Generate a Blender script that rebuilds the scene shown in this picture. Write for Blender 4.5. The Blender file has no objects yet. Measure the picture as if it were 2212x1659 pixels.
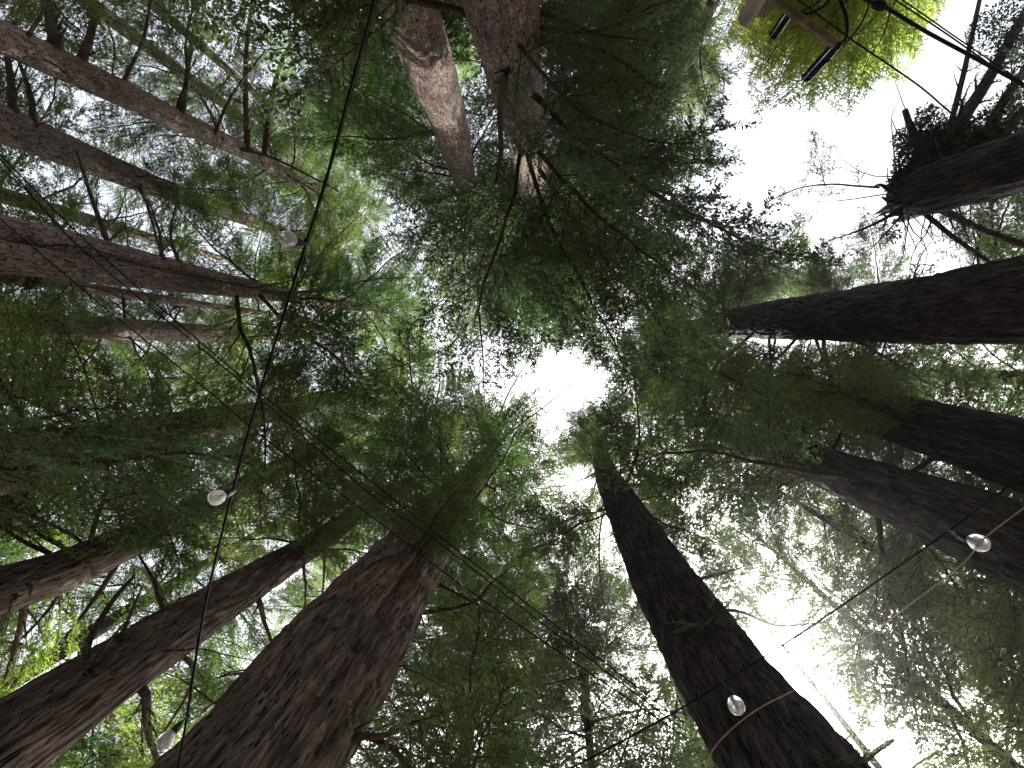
import bpy, math, random
import numpy as np
from mathutils import Vector, Matrix, Quaternion

random.seed(7)
rng = np.random.default_rng(11)
scene = bpy.context.scene
col = scene.collection

# ------------------------------------------------------------------ camera
PW, PH = 2212.0, 1659.0            # measuring grid of the photograph
CX, CY = PW / 2, PH / 2
F = 1229.0                          # focal length on that grid (20 mm)
ZX, ZY = 1200.0, 765.0              # where the zenith falls in the picture
CAM = np.array([0.0, 0.0, 1.6])

m0 = Matrix(((1, 0, 0), (0, -1, 0), (0, 0, -1)))      # looks straight up
zc = Vector((ZX - CX, -(ZY - CY), -F)).normalized()
q = (m0 @ zc).rotation_difference(Vector((0, 0, 1)))
M = q.to_matrix() @ m0
Mn = np.array(M)
cam_data = bpy.data.cameras.new("camera")
cam_data.sensor_width = 36.0
cam_data.lens = 36.0 * F / PW
cam_data.clip_start = 0.05
cam_data.clip_end = 2000.0
cam = bpy.data.objects.new("camera", cam_data)
cam.matrix_world = Matrix.Translation(Vector(CAM)) @ M.to_4x4()
col.objects.link(cam)
scene.camera = cam

def ray(px, py):
    d = Mn @ np.array([px - CX, -(py - CY), -F])
    return d / d[2]

def at(px, py, z):
    """world point seen at a picture position, z metres above the ground"""
    return CAM + ray(px, py) * (z - CAM[2])

def project(P):
    v = (np.atleast_2d(P) - CAM) @ Mn
    dep = np.maximum(-v[:, 2], 1e-3)
    return CX + F * v[:, 0] / dep, CY - F * v[:, 1] / dep, -v[:, 2]

# ------------------------------------------------------------------ light
SUN_DIR = ray(1655, 1440); SUN_DIR = SUN_DIR / np.linalg.norm(SUN_DIR)
elev = math.asin(SUN_DIR[2])
azim = math.atan2(SUN_DIR[0], SUN_DIR[1])
world = bpy.data.worlds.new("World")
scene.world = world
world.use_nodes = True
wn = world.node_tree
bg = wn.nodes["Background"]
sky = wn.nodes.new("ShaderNodeTexSky")
sky.sky_type = 'NISHITA'
sky.sun_disc = False
sky.sun_elevation = elev
sky.sun_rotation = azim
sky.altitude = 100.0
sky.air_density = 1.0
sky.dust_density = 6.0
sky.ozone_density = 0.6
hsv = wn.nodes.new("ShaderNodeHueSaturation")
hsv.inputs["Saturation"].default_value = 0.3      # thin white high cloud over the blue
wn.links.new(sky.outputs[0], hsv.inputs["Color"])
wn.links.new(hsv.outputs[0], bg.inputs["Color"])
bg.inputs["Strength"].default_value = 0.15

sun_data = bpy.data.lights.new("sun", 'SUN')
sun_data.energy = 4.0
sun_data.angle = math.radians(0.6)
sun_data.color = (1.0, 0.94, 0.85)
sun = bpy.data.objects.new("sun", sun_data)
sun.rotation_mode = 'QUATERNION'
sun.rotation_quaternion = Vector(SUN_DIR).to_track_quat('Z', 'Y')
sun.location = (0, 0, 60)
col.objects.link(sun)

scene.view_settings.view_transform = 'Standard'
scene.view_settings.look = 'None'
scene.view_settings.gamma = 1.0
scene.view_settings.use_curve_mapping = False
scene.view_settings.exposure = 1.7

cy = scene.cycles
cy.max_bounces = 6
cy.diffuse_bounces = 3
cy.glossy_bounces = 2
cy.transmission_bounces = 5
cy.transparent_max_bounces = 6
cy.use_denoising = True
cy.sample_clamp_indirect = 4.0
cy.caustics_reflective = False
cy.caustics_refractive = False

# ------------------------------------------------------------------ helpers
def set_props(o, label=None, cat=None, group=None, kind=None):
    if label: o["label"] = label
    if cat: o["category"] = cat
    if group: o["group"] = group
    if kind: o["kind"] = kind
    return o

def empty(name, loc, label=None, cat=None, group=None):
    o = bpy.data.objects.new(name, None)
    o.empty_display_size = 0.3
    o.location = loc
    col.objects.link(o)
    return set_props(o, label, cat, group)

def mesh_np(name, verts, faces, mat=None, smooth=False):
    """faces: int array (n,3) or (n,4)"""
    verts = np.asarray(verts, dtype=np.float32)
    faces = np.asarray(faces, dtype=np.int32)
    k = faces.shape[1]
    me = bpy.data.meshes.new(name)
    me.vertices.add(len(verts)); me.vertices.foreach_set("co", verts.ravel())
    me.loops.add(faces.size); me.loops.foreach_set("vertex_index", faces.ravel())
    me.polygons.add(len(faces))
    me.polygons.foreach_set("loop_start", np.arange(0, faces.size, k, dtype=np.int32))
    if smooth:
        me.polygons.foreach_set("use_smooth", np.ones(len(faces), dtype=bool))
    me.update(calc_edges=True)
    if mat: me.materials.append(mat)
    return me

def link(name, me, parent=None, mat=None):
    o = bpy.data.objects.new(name, me)
    col.objects.link(o)
    if parent: o.parent = parent
    return o

def frames(P):
    """tangent and two normals along a path"""
    P = np.asarray(P, float)
    T = np.gradient(P, axis=0)
    T /= np.linalg.norm(T, axis=1)[:, None] + 1e-9
    ref = np.array([0, 0, 1.0]) if abs(T[:, 2]).mean() < 0.8 else np.array([0, 1.0, 0])
    A = np.cross(T, ref); A /= np.linalg.norm(A, axis=1)[:, None] + 1e-9
    B = np.cross(T, A)
    return T, A, B

def tube(P, R, n=8, cap=True):
    P = np.asarray(P, float); R = np.broadcast_to(np.asarray(R, float), (len(P),))
    T, A, B = frames(P)
    th = np.arange(n) / n * 2 * math.pi
    V = (P[:, None, :] + R[:, None, None] * (np.cos(th)[None, :, None] * A[:, None, :] + np.sin(th)[None, :, None] * B[:, None, :])).reshape(-1, 3)
    i = np.arange(len(P) - 1)[:, None] * n; j = np.arange(n)[None, :]; j2 = (j + 1) % n
    Fc = np.stack([i + j, i + j2, i + n + j2, i + n + j], -1).reshape(-1, 4)
    if cap:
        c0 = len(V); V = np.vstack([V, P[:1], P[-1:]])
        e = (len(P) - 1) * n
        jj = np.arange(n); k2 = (jj + 1) % n
        Fc = np.vstack([Fc, np.stack([np.full(n, c0), k2, jj, np.full(n, c0)], -1)[:, [0, 1, 2, 2]],
                        np.stack([np.full(n, c0 + 1), e + jj, e + k2, e + k2], -1)])
    return V, Fc

def fix_tris(V, Fc, name, mat, smooth):
    """quads whose last two corners coincide become triangles"""
    Fc = np.asarray(Fc)
    tri = Fc[:, 2] == Fc[:, 3]
    me = bpy.data.meshes.new(name)
    faces = [tuple(f) for f in Fc[~tri].tolist()] + [tuple(f[:3]) for f in Fc[tri].tolist()]
    me.from_pydata(np.asarray(V).tolist(), [], faces)
    if smooth:
        me.polygons.foreach_set("use_smooth", np.ones(len(faces), dtype=bool))
    me.materials.append(mat)
    me.update()
    return me

def smooth_path(pts, n):
    """Catmull-Rom through control rows"""
    pts = np.asarray(pts, float)
    if len(pts) == 2:
        t = np.linspace(0, 1, n)[:, None]
        return pts[0] * (1 - t) + pts[1] * t
    P = np.vstack([2 * pts[0] - pts[1], pts, 2 * pts[-1] - pts[-2]])
    out = []
    for u in np.linspace(0, len(pts) - 1 - 1e-6, n):
        i = int(u); t = u - i
        p0, p1, p2, p3 = P[i], P[i + 1], P[i + 2], P[i + 3]
        out.append(0.5 * ((2 * p1) + (-p0 + p2) * t + (2 * p0 - 5 * p1 + 4 * p2 - p3) * t * t + (-p0 + 3 * p1 - 3 * p2 + p3) * t ** 3))
    return np.array(out)

def vnoise(x, y, perx, seed):
    """value noise on arrays, periodic in x with period perx"""
    r = np.random.default_rng(seed)
    tab = r.random((perx, 512)) * 2 - 1
    xi = np.floor(x).astype(int); yi = np.floor(y).astype(int)
    fx = x - xi; fy = y - yi
    fx = fx * fx * (3 - 2 * fx); fy = fy * fy * (3 - 2 * fy)
    x0 = xi % perx; x1 = (xi + 1) % perx; y0 = yi % 512; y1 = (yi + 1) % 512
    return (tab[x0, y0] * (1 - fx) + tab[x1, y0] * fx) * (1 - fy) + (tab[x0, y1] * (1 - fx) + tab[x1, y1] * fx) * fy

# ------------------------------------------------------------------ materials
def new_mat(name):
    m = bpy.data.materials.new(name); m.use_nodes = True
    nt = m.node_tree
    for n in list(nt.nodes): nt.nodes.remove(n)
    out = nt.nodes.new("ShaderNodeOutputMaterial")
    return m, nt, out

def ramp(nt, stops):
    r = nt.nodes.new("ShaderNodeValToRGB")
    e = r.color_ramp.elements
    while len(e) < len(stops): e.new(0.5)
    for k, (p, c) in enumerate(stops):
        e[k].position = p; e[k].color = (*c, 1)
    return r

def noise(nt, vec, scale, detail=4, rough=0.6, dist=0.0):
    n = nt.nodes.new("ShaderNodeTexNoise")
    n.inputs["Scale"].default_value = scale
    n.inputs["Detail"].default_value = detail
    n.inputs["Roughness"].default_value = rough
    n.inputs["Distortion"].default_value = dist
    if vec is not None: nt.links.new(vec, n.inputs["Vector"])
    return n

def mapping(nt, sc, src="Object"):
    tc = nt.nodes.new("ShaderNodeTexCoord")
    mp = nt.nodes.new("ShaderNodeMapping")
    mp.inputs["Scale"].default_value = sc
    nt.links.new(tc.outputs[src], mp.inputs["Vector"])
    return mp.outputs["Vector"]

def bark_material(name, dark, mid, light, pits=0.35, stretch=0.16, scale=9.0, bump=0.6, moss=0.0, pit_stretch=0.45):
    m, nt, out = new_mat(name)
    L = nt.links.new
    v = mapping(nt, (1, 1, stretch))
    n1 = noise(nt, v, scale, 6, 0.65, 0.4)
    r1 = ramp(nt, [(0.30, dark), (0.5, mid), (0.72, light)])
    L(n1.outputs["Fac"], r1.inputs["Fac"])
    v2 = mapping(nt, (1, 1, pit_stretch))
    n2 = noise(nt, v2, scale * 2.6, 3, 0.55, 0.8)
    r2 = ramp(nt, [(0.30 + 0.0, (1, 1, 1)), (0.30 + 0.08, (0, 0, 0))])
    r2.color_ramp.elements[0].position = pits
    r2.color_ramp.elements[1].position = pits + 0.07
    L(n2.outputs["Fac"], r2.inputs["Fac"])
    mx = nt.nodes.new("ShaderNodeMixRGB"); mx.blend_type = 'MIX'
    L(r2.outputs["Color"], mx.inputs["Fac"]); L(r1.outputs["Color"], mx.inputs["Color1"])
    mx.inputs["Color2"].default_value = (dark[0] * .35, dark[1] * .33, dark[2] * .33, 1)
    n3 = noise(nt, mapping(nt, (1, 1, 0.5)), 0.9, 3, 0.6)
    r3 = ramp(nt, [(0.35, (0.72, 0.70, 0.70)), (0.65, (1.15, 1.12, 1.10))])
    L(n3.outputs["Fac"], r3.inputs["Fac"])
    mu = nt.nodes.new("ShaderNodeMixRGB"); mu.blend_type = 'MULTIPLY'; mu.inputs["Fac"].default_value = 1
    L(mx.outputs["Color"], mu.inputs["Color1"]); L(r3.outputs["Color"], mu.inputs["Color2"])
    colr = mu.outputs["Color"]
    if moss > 0:
        n4 = noise(nt, mapping(nt, (1, 1, 0.6)), 2.2, 5, 0.7)
        r4 = ramp(nt, [(0.62 - moss * .3, (0, 0, 0)), (0.72 - moss * .2, (1, 1, 1))])
        L(n4.outputs["Fac"], r4.inputs["Fac"])
        mm = nt.nodes.new("ShaderNodeMixRGB"); L(r4.outputs["Color"], mm.inputs["Fac"])
        L(colr, mm.inputs["Color1"]); mm.inputs["Color2"].default_value = (0.05, 0.075, 0.025, 1)
        colr = mm.outputs["Color"]
    b = nt.nodes.new("ShaderNodeBsdfPrincipled")
    b.inputs["Roughness"].default_value = 0.95
    b.inputs["Specular IOR Level"].default_value = 0.15
    L(colr, b.inputs["Base Color"])
    add = nt.nodes.new("ShaderNodeMath"); add.operation = 'MULTIPLY_ADD'
    L(r2.outputs["Color"], add.inputs[0]); add.inputs[1].default_value = -0.5; L(n1.outputs["Fac"], add.inputs[2])
    bp = nt.nodes.new("ShaderNodeBump"); bp.inputs["Strength"].default_value = bump; bp.inputs["Distance"].default_value = 0.09
    L(add.outputs[0], bp.inputs["Height"]); L(bp.outputs["Normal"], b.inputs["Normal"])
    L(b.outputs[0], out.inputs["Surface"])
    return m

def leaf_material(name, dif, tra, w=0.5, var=0.35):
    m, nt, out = new_mat(name)
    L = nt.links.new
    oi = nt.nodes.new("ShaderNodeObjectInfo")
    n = noise(nt, mapping(nt, (1, 1, 1)), 2.6, 3, 0.6)
    ad = nt.nodes.new("ShaderNodeMath"); ad.operation = 'ADD'
    L(n.outputs["Fac"], ad.inputs[0]); L(oi.outputs["Random"], ad.inputs[1])
    sc = nt.nodes.new("ShaderNodeMapRange")
    sc.inputs["From Min"].default_value = 0.3; sc.inputs["From Max"].default_value = 1.7
    sc.inputs["To Min"].default_value = 1 - var; sc.inputs["To Max"].default_value = 1 + var
    L(ad.outputs[0], sc.inputs["Value"])
    hs = nt.nodes.new("ShaderNodeMapRange")
    hs.inputs["To Min"].default_value = 0.525; hs.inputs["To Max"].default_value = 0.475
    L(oi.outputs["Random"], hs.inputs["Value"])
    def tint(c):
        h = nt.nodes.new("ShaderNodeHueSaturation")
        h.inputs["Color"].default_value = (*c, 1)
        L(sc.outputs[0], h.inputs["Value"]); L(hs.outputs[0], h.inputs["Hue"])
        return h.outputs["Color"]
    d = nt.nodes.new("ShaderNodeBsdfDiffuse"); L(tint(dif), d.inputs["Color"])
    t = nt.nodes.new("ShaderNodeBsdfTranslucent"); L(tint(tra), t.inputs["Color"])
    mx = nt.nodes.new("ShaderNodeMixShader"); mx.inputs["Fac"].default_value = w
    L(d.outputs[0], mx.inputs[1]); L(t.outputs[0], mx.inputs[2])
    g = nt.nodes.new("ShaderNodeBsdfGlossy"); g.inputs["Roughness"].default_value = 0.45
    g.inputs["Color"].default_value = (0.8, 0.85, 0.9, 1)
    m2 = nt.nodes.new("ShaderNodeMixShader"); m2.inputs["Fac"].default_value = 0.03
    L(mx.outputs[0], m2.inputs[1]); L(g.outputs[0], m2.inputs[2])
    L(m2.outputs[0], out.inputs["Surface"])
    return m

def plain(name, c, rough=0.6, metal=0.0, var=0.25, scale=30, spec=0.5):
    m, nt, out = new_mat(name)
    b = nt.nodes.new("ShaderNodeBsdfPrincipled")
    n = noise(nt, mapping(nt, (1, 1, 1)), scale, 3)
    r = ramp(nt, [(0.3, tuple(x * (1 - var) for x in c)), (0.7, tuple(min(1, x * (1 + var)) for x in c))])
    nt.links.new(n.outputs["Fac"], r.inputs["Fac"]); nt.links.new(r.outputs["Color"], b.inputs["Base Color"])
    b.inputs["Specular IOR Level"].default_value = spec; b.inputs["Roughness"].default_value = rough; b.inputs["Metallic"].default_value = metal
    nt.links.new(b.outputs[0], out.inputs["Surface"])
    return m

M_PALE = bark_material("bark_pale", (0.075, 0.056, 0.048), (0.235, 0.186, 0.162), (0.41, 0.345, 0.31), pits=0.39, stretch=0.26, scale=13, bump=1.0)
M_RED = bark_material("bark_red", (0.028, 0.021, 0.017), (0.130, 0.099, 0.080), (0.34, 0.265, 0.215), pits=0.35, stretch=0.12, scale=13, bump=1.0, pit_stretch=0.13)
M_DARK = bark_material("bark_dark", (0.012, 0.010, 0.010), (0.040, 0.033, 0.033), (0.105, 0.088, 0.086), pits=0.36, stretch=0.14, scale=13, bump=1.0, pit_stretch=0.15)  # darker bark copy, shade of the backlit trunks put into its colour
M_LIMB = bark_material("bark_limb", (0.022, 0.018, 0.014), (0.055, 0.045, 0.035), (0.11, 0.09, 0.072), pits=0.3, stretch=1.0, scale=14, bump=0.3)
M_LIMB_MOSS = bark_material("bark_limb_mossy", (0.022, 0.019, 0.014), (0.05, 0.042, 0.03), (0.095, 0.082, 0.055), pits=0.3, stretch=1.0, scale=14, bump=0.4, moss=0.15)
LEAF = {
    "mid": leaf_material("leaf_mid", (0.064, 0.106, 0.038), (0.130, 0.212, 0.052), 0.54),
    "deep": leaf_material("leaf_deep", (0.054, 0.086, 0.042), (0.092, 0.146, 0.056), 0.48),
    "olive": leaf_material("leaf_olive", (0.075, 0.108, 0.032), (0.135, 0.20, 0.038), 0.52),
    "fresh": leaf_material("leaf_fresh", (0.09, 0.15, 0.035), (0.19, 0.31, 0.05), 0.58),
    "yellow": leaf_material("leaf_yellow", (0.18, 0.24, 0.05), (0.50, 0.62, 0.12), 0.7, 0.2),
    "ivy": leaf_material("leaf_ivy", (0.02, 0.035, 0.018), (0.02, 0.04, 0.015), 0.3),
}

# ------------------------------------------------------------------ ground
gn = 60
gx, gy = np.meshgrid(np.linspace(-1, 1, gn), np.linspace(-1, 1, gn))
gx = np.sign(gx) * np.abs(gx) ** 2 * 300; gy = np.sign(gy) * np.abs(gy) ** 2 * 300
gz = 0.05 * np.sin(gx * .9) * np.cos(gy * .7)
idx = np.arange(gn * gn).reshape(gn, gn)
gf = np.stack([idx[:-1, :-1], idx[:-1, 1:], idx[1:, 1:], idx[1:, :-1]], -1).reshape(-1, 4)
M_GROUND = plain("forest_floor", (0.085, 0.06, 0.04), 0.95, 0, 0.5, 3)
g = link("ground", mesh_np("ground", np.stack([gx, gy, gz], -1).reshape(-1, 3), gf, M_GROUND))
set_props(g, "brown forest floor covered in needle litter", kind="structure")

# ------------------------------------------------------------------ boughs
def leaf_quads(S, D, Lg, N, spacing, ll, lw, r, ang=0.95):
    cnt = np.maximum(2, (Lg / spacing).astype(int))
    k = np.repeat(np.arange(len(S)), cnt)
    first = np.repeat(np.cumsum(cnt) - cnt, cnt)
    t = (np.arange(len(k)) - first + r.random(len(k))) / cnt[k]
    n = len(k)
    side = np.where(r.random(n) < 0.5, -1.0, 1.0)[:, None]
    B = S[k] + D[k] * (t * Lg[k])[:, None]
    X = np.cross(N[k], D[k]) * side
    a = ang + r.normal(0, 0.25, n)
    ld = D[k] * np.cos(a)[:, None] + X * np.sin(a)[:, None] + N[k] * r.normal(0, 0.28, n)[:, None]
    ld /= np.linalg.norm(ld, axis=1)[:, None]
    nn = N[k] + r.normal(0, 0.45, (n, 3))
    wv = np.cross(ld, nn); wv /= np.linalg.norm(wv, axis=1)[:, None] + 1e-9
    l = (ll * (0.65 + 0.7 * r.random(n)) * (1.05 - 0.45 * t))[:, None]
    w = (lw * (0.7 + 0.6 * r.random(n)))[:, None]
    V = np.stack([B, B + ld * l * .45 + wv * w * .5, B + ld * l, B + ld * l * .45 - wv * w * .5], 1).reshape(-1, 3)
    Fq = np.arange(n * 4).reshape(-1, 4)
    return V, Fq

def bough(path, R, r, width=0.36, leafy=1.0, ntw=22, spacing=0.011, ll=0.054, lw=0.0165, droop=0.25, start=0.12, broad=False, sides=7):
    """wood and foliage arrays for one limb along a path"""
    P = np.asarray(path, float)
    seg = np.linalg.norm(np.diff(P, axis=0), axis=1); s = np.r_[0, np.cumsum(seg)]; Ltot = s[-1]
    T, A, B = frames(P)
    Nup = np.cross(A, T); Nup *= np.sign(Nup[:, 2:3] + 1e-6)
    V, Fc = tube(P, R, sides)
    wv, wf = [V], [Fc]; off = len(V)
    S, D, Lg, N = [], [], [], []
    def interp(arr, q): return np.array([np.interp(q, s, arr[:, j]) for j in range(3)])
    def add_twig(p0, d, L, rad, n=4, dr=droop):
        nonlocal off
        t = np.linspace(0, 1, n)[:, None]
        wob = r.normal(0, 0.03 * L, (n, 3)) * t
        pts = p0 + d * L * t + np.array([0, 0, -1.0]) * dr * L * t ** 2 + wob
        v, f = tube(pts, rad * (1 - 0.8 * t[:, 0]), 3, cap=False)
        wv.append(v); wf.append(f + off); off += len(v)
        return pts
    for i in range(ntw):
        u = start + (1 - start) * (i + r.random()) / ntw
        p = interp(P, u * Ltot); tg = interp(T, u * Ltot); sd = interp(A, u * Ltot); up = interp(Nup, u * Ltot)
        sgn = 1 if i % 2 else -1
        a = r.normal(0.95, 0.15) * (1 - 0.35 * u)
        prof = (0.35 + 0.65 * math.sin(math.pi * min(1, (u + 0.12) ** 0.8))) * (1.05 - 0.55 * u)
        L = width * Ltot * prof * (0.65 + 0.6 * r.random())
        d = tg * math.cos(a) + sd * sgn * math.sin(a) + up * r.normal(0.05, 0.22)
        d /= np.linalg.norm(d)
        rad = max(0.007, np.interp(u * Ltot, s, np.broadcast_to(R, s.shape)) * 0.38)
        pts = add_twig(p, d, L, rad)
        if leafy <= 0:
            for q in range(2):
                add_twig(pts[1 + q], d * .6 + sd * r.normal(0, .8) + up * r.normal(0, .5), L * .4, rad * .5, 3)
            continue
        if r.random() > leafy * 1.15: continue
        # tertiary sprays
        ns = max(3, int(L / 0.07))
        for k in range(ns):
            t = 0.12 + 0.88 * (k + r.random() * .7) / ns
            q = pts[0] * 0 + np.array([np.interp(t, [0, 1 / 3, 2 / 3, 1], pts[:, j]) for j in range(3)])
            dd = pts[-1] - pts[0]; dd /= np.linalg.norm(dd)
            xx = np.cross(up, dd); sg = 1 if k % 2 else -1
            e = dd * 0.75 + xx * sg * (0.75 + r.normal(0, .15)) + up * r.normal(-0.02, 0.2)
            e /= np.linalg.norm(e)
            l = (0.12 + 0.26 * r.random()) * (1.15 - 0.5 * t) * min(1.3, 0.6 + L)
            S.append(q); D.append(e); Lg.append(l)
            nv = np.cross(e, np.cross(up, e)) + r.normal(0, 0.25, 3); N.append(nv / np.linalg.norm(nv))
        S.append(pts[-2]); dd = pts[-1] - pts[-2]; dl = np.linalg.norm(dd); D.append(dd / dl); Lg.append(dl * 1.1); N.append(up)
    leaf = None
    if S:
        S = np.array(S); D = np.array(D); Lg = np.array(Lg); N = np.array(N)
        if broad:
            S2 = S + D * 0; leaf = leaf_quads(S2, D, Lg, N, spacing, ll, lw, r, ang=0.8)
        else:
            leaf = leaf_quads(S, D, Lg, N, spacing, ll, lw, r)
        # spray stems
        v = np.stack([S, S + D * Lg[:, None], S + D * Lg[:, None] * .5 + N * .004], 1)
        w = np.cross(D, N) * 0.005
        v = np.stack([S - w, S + w, S + D * Lg[:, None]], 1).reshape(-1, 3)
        f = np.arange(len(v)).reshape(-1, 3); f = np.c_[f, f[:, 2]]
        wv.append(v); wf.append(f + off); off += len(v)
    return np.vstack(wv), np.vstack(wf), leaf

def canonical(L, r, curl=0.0, dr=0.16):
    n = 12
    x = np.linspace(0, 1, n)
    y = np.cumsum(np.cumsum(r.normal(0, 0.008, n))) * L + np.cumsum(r.normal(0, 0.008, n)) * L + curl * L * x ** 2
    z = L * (0.10 * x - dr * x ** 2) + np.cumsum(r.normal(0, 0.010, n)) * L
    P = np.stack([x * L, y - y[0], z - z[0]], 1)
    return P

VARIANTS = {"dense": [], "airy": [], "dead": [], "broad": [], "hang": []}
def make_variant(kind, i):
    r = np.random.default_rng(100 + i * 7 + len(kind) * 1000)
    L = 3.0
    P = canonical(L, r, r.normal(0, 0.08), {"dense": .16, "airy": .12, "dead": .1, "broad": -.05, "hang": .42}[kind])
    R0 = {"dense": .034, "airy": .028, "dead": .03, "broad": .03, "hang": .026}[kind]
    R = R0 * (1 - np.linspace(0, 1, len(P)) * .85)
    kw = dict(dense=dict(ntw=34, leafy=1.0, width=.38, spacing=.0118, ll=.060, lw=.0195), airy=dict(ntw=24, leafy=.85, spacing=.0135, width=.44, ll=.058, lw=.019),
              dead=dict(ntw=14, leafy=0.0, width=.35), broad=dict(ntw=24, leafy=1.0, spacing=.017, ll=.052, lw=.036, width=.42, droop=.05),
              hang=dict(ntw=30, leafy=1.0, width=.28, droop=.6, spacing=.0125, ll=.060, lw=.0195))[kind]
    V, Fc, leaf = bough(P, R, r, **kw)
    wood = fix_tris(V, Fc, "branch", M_LIMB, True)
    fol = None; cent = np.zeros((0, 3)); area = 0
    if leaf is not None:
        fol = mesh_np("foliage", leaf[0], leaf[1], LEAF["mid"])
        q4 = leaf[0].reshape(-1, 4, 3)
        area = 0.5 * np.linalg.norm(np.cross(q4[:, 2] - q4[:, 0], q4[:, 1] - q4[:, 3]), axis=1).sum()
        cent = q4.mean(1)[r.integers(0, len(q4), 140)]
    VARIANTS[kind].append(dict(wood=wood, fol=fol, cent=cent, area=area, L=L))
for i in range(9): make_variant("dense", i)
for i in range(5): make_variant("airy", i)
for i in range(3): make_variant("dead", i)
for i in range(5): make_variant("broad", i)
for i in range(4): make_variant("hang", i)

# ------------------------------------------------------------------ trunks
class Tree: pass
TREES = []

def trunk_axis(ctrl, r, H):
    """ctrl: picture points (px, py, width); r: horizontal distance of the tree. returns rows (x,y,z,radius)"""
    rows = []
    for px, py, w in ctrl:
        d = ray(px, py)
        h = r / math.hypot(d[0], d[1])
        P = CAM + d * h
        dep = -((P - CAM) @ Mn)[2]
        rows.append([*P, 0.5 * w * dep / F])
    rows.sort(key=lambda a: a[2])
    return np.array(rows)

def full_axis(rows, H, flare=1.35):
    lo = rows[0]
    k = min(len(rows) - 1, 1)
    sl = (rows[k] - rows[0])[:2] / max(0.5, rows[k][2] - rows[0][2]) if k else np.zeros(2)
    sl = np.clip(sl, -0.06, 0.06)
    base = np.array([*(lo[:2] - sl * lo[2]), -0.1, lo[3] * flare])
    q = np.array([*(lo[:2] - sl * lo[2] * .78), lo[2] * .22, lo[3] * (1 + (flare - 1) * .35)])
    out = [base, q] + list(rows)
    hi = rows[-1]
    if H > hi[2] + 1:
        sl2 = np.clip((rows[-1] - rows[-2])[:2] / max(0.5, rows[-1][2] - rows[-2][2]), -0.03, 0.03)
        for t in (0.5, 1.0):
            z = hi[2] + (H - hi[2]) * t
            out.append(np.array([*(hi[:2] + sl2 * (z - hi[2])), z, max(0.02, hi[3] * (1 - .55 * t - .4 * t * t))]))
    return np.array(out)

def trunk_mesh(ax, mat, seed, nth=208, zdense=(3, 16), furrow=16, amp=0.06, stretch=1.6, groove=None, flute=0.04, plates=0.0):
    z0, z1 = ax[0, 2], ax[-1, 2]
    zs = [z0]
    while zs[-1] < z1 - 0.01:
        zz = zs[-1]
        dz = 0.055 if zdense[0] <= zz < zdense[1] else 0.3
        zs.append(min(z1, zz + dz))
    zs = np.array(zs)
    lin = [np.interp(zs, ax[:, 2], ax[:, j]) for j in (0, 1, 3)]
    for j in range(3):      # soften the kinks
        for _ in range(3):
            a = lin[j]; a[1:-1] = (a[:-2] + 2 * a[1:-1] + a[2:]) / 4
    cx, cyy, rr = lin
    th = np.arange(nth) / nth
    TH, Z = np.meshgrid(th, zs)
    warp = vnoise(TH * 6, Z * 0.7, 6, seed + 1) * 0.25
    u = TH * furrow
    f = 0.0
    a1 = vnoise(u + warp * 3, Z / stretch, furrow, seed + 2)
    a2 = vnoise(u * 2 + warp * 5, Z / (stretch * .45), furrow * 2, seed + 3)
    a3 = vnoise(u * 4, Z / (stretch * .2), furrow * 4, seed + 4)
    ridge = np.minimum(1, np.abs(a1) * 3.2) ** .7 * .75 + np.minimum(1, np.abs(a2) * 3) ** .8 * .42 + a3 * .30 - .5
    lob = vnoise(TH * 5, Z / 7, 5, seed + 5) + .5 * vnoise(TH * 9, Z / 4, 9, seed + 6)
    disp = amp * ridge + flute * lob
    if plates: disp += plates * np.round(vnoise(u * 2, Z / .35, furrow * 2, seed + 8) * 1.5) * .5
    if groove:
        for (ga, gw, gd) in groove:
            d = (TH - (ga % 1) - 0.015 * vnoise(TH * 0 + .5, Z / 1.8, 4, seed + 9) + .5) % 1 - .5
            disp -= gd * np.exp(-(d / gw) ** 2)
    sc = np.clip(rr, 0, .8)
    Rr = rr[:, None] + disp * np.minimum(1, rr / .15)[:, None] * np.maximum(sc, .2)[:, None]
    X = cx[:, None] + Rr * np.cos(TH * 2 * math.pi); Y = cyy[:, None] + Rr * np.sin(TH * 2 * math.pi)
    V = np.stack([X, Y, Z], -1).reshape(-1, 3)
    n = nth; i = np.arange(len(zs) - 1)[:, None] * n; j = np.arange(n)[None, :]; j2 = (j + 1) % n
    Fc = np.stack([i + j, i + j2, i + n + j2, i + n + j], -1).reshape(-1, 4)
    top = len(V); V = np.vstack([V, [[cx[-1], cyy[-1], zs[-1] + rr[-1] * .5]]])
    e = (len(zs) - 1) * n; jj = np.arange(n)
    Fc = np.vstack([Fc, np.stack([e + jj, e + (jj + 1) % n, np.full(n, top), np.full(n, top)], -1)])
    return V, Fc

def face_angle(base):
    """trunk angle (0..1) of the side that faces the camera"""
    return (math.atan2(-base[1], -base[0]) / (2 * math.pi)) % 1

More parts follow.
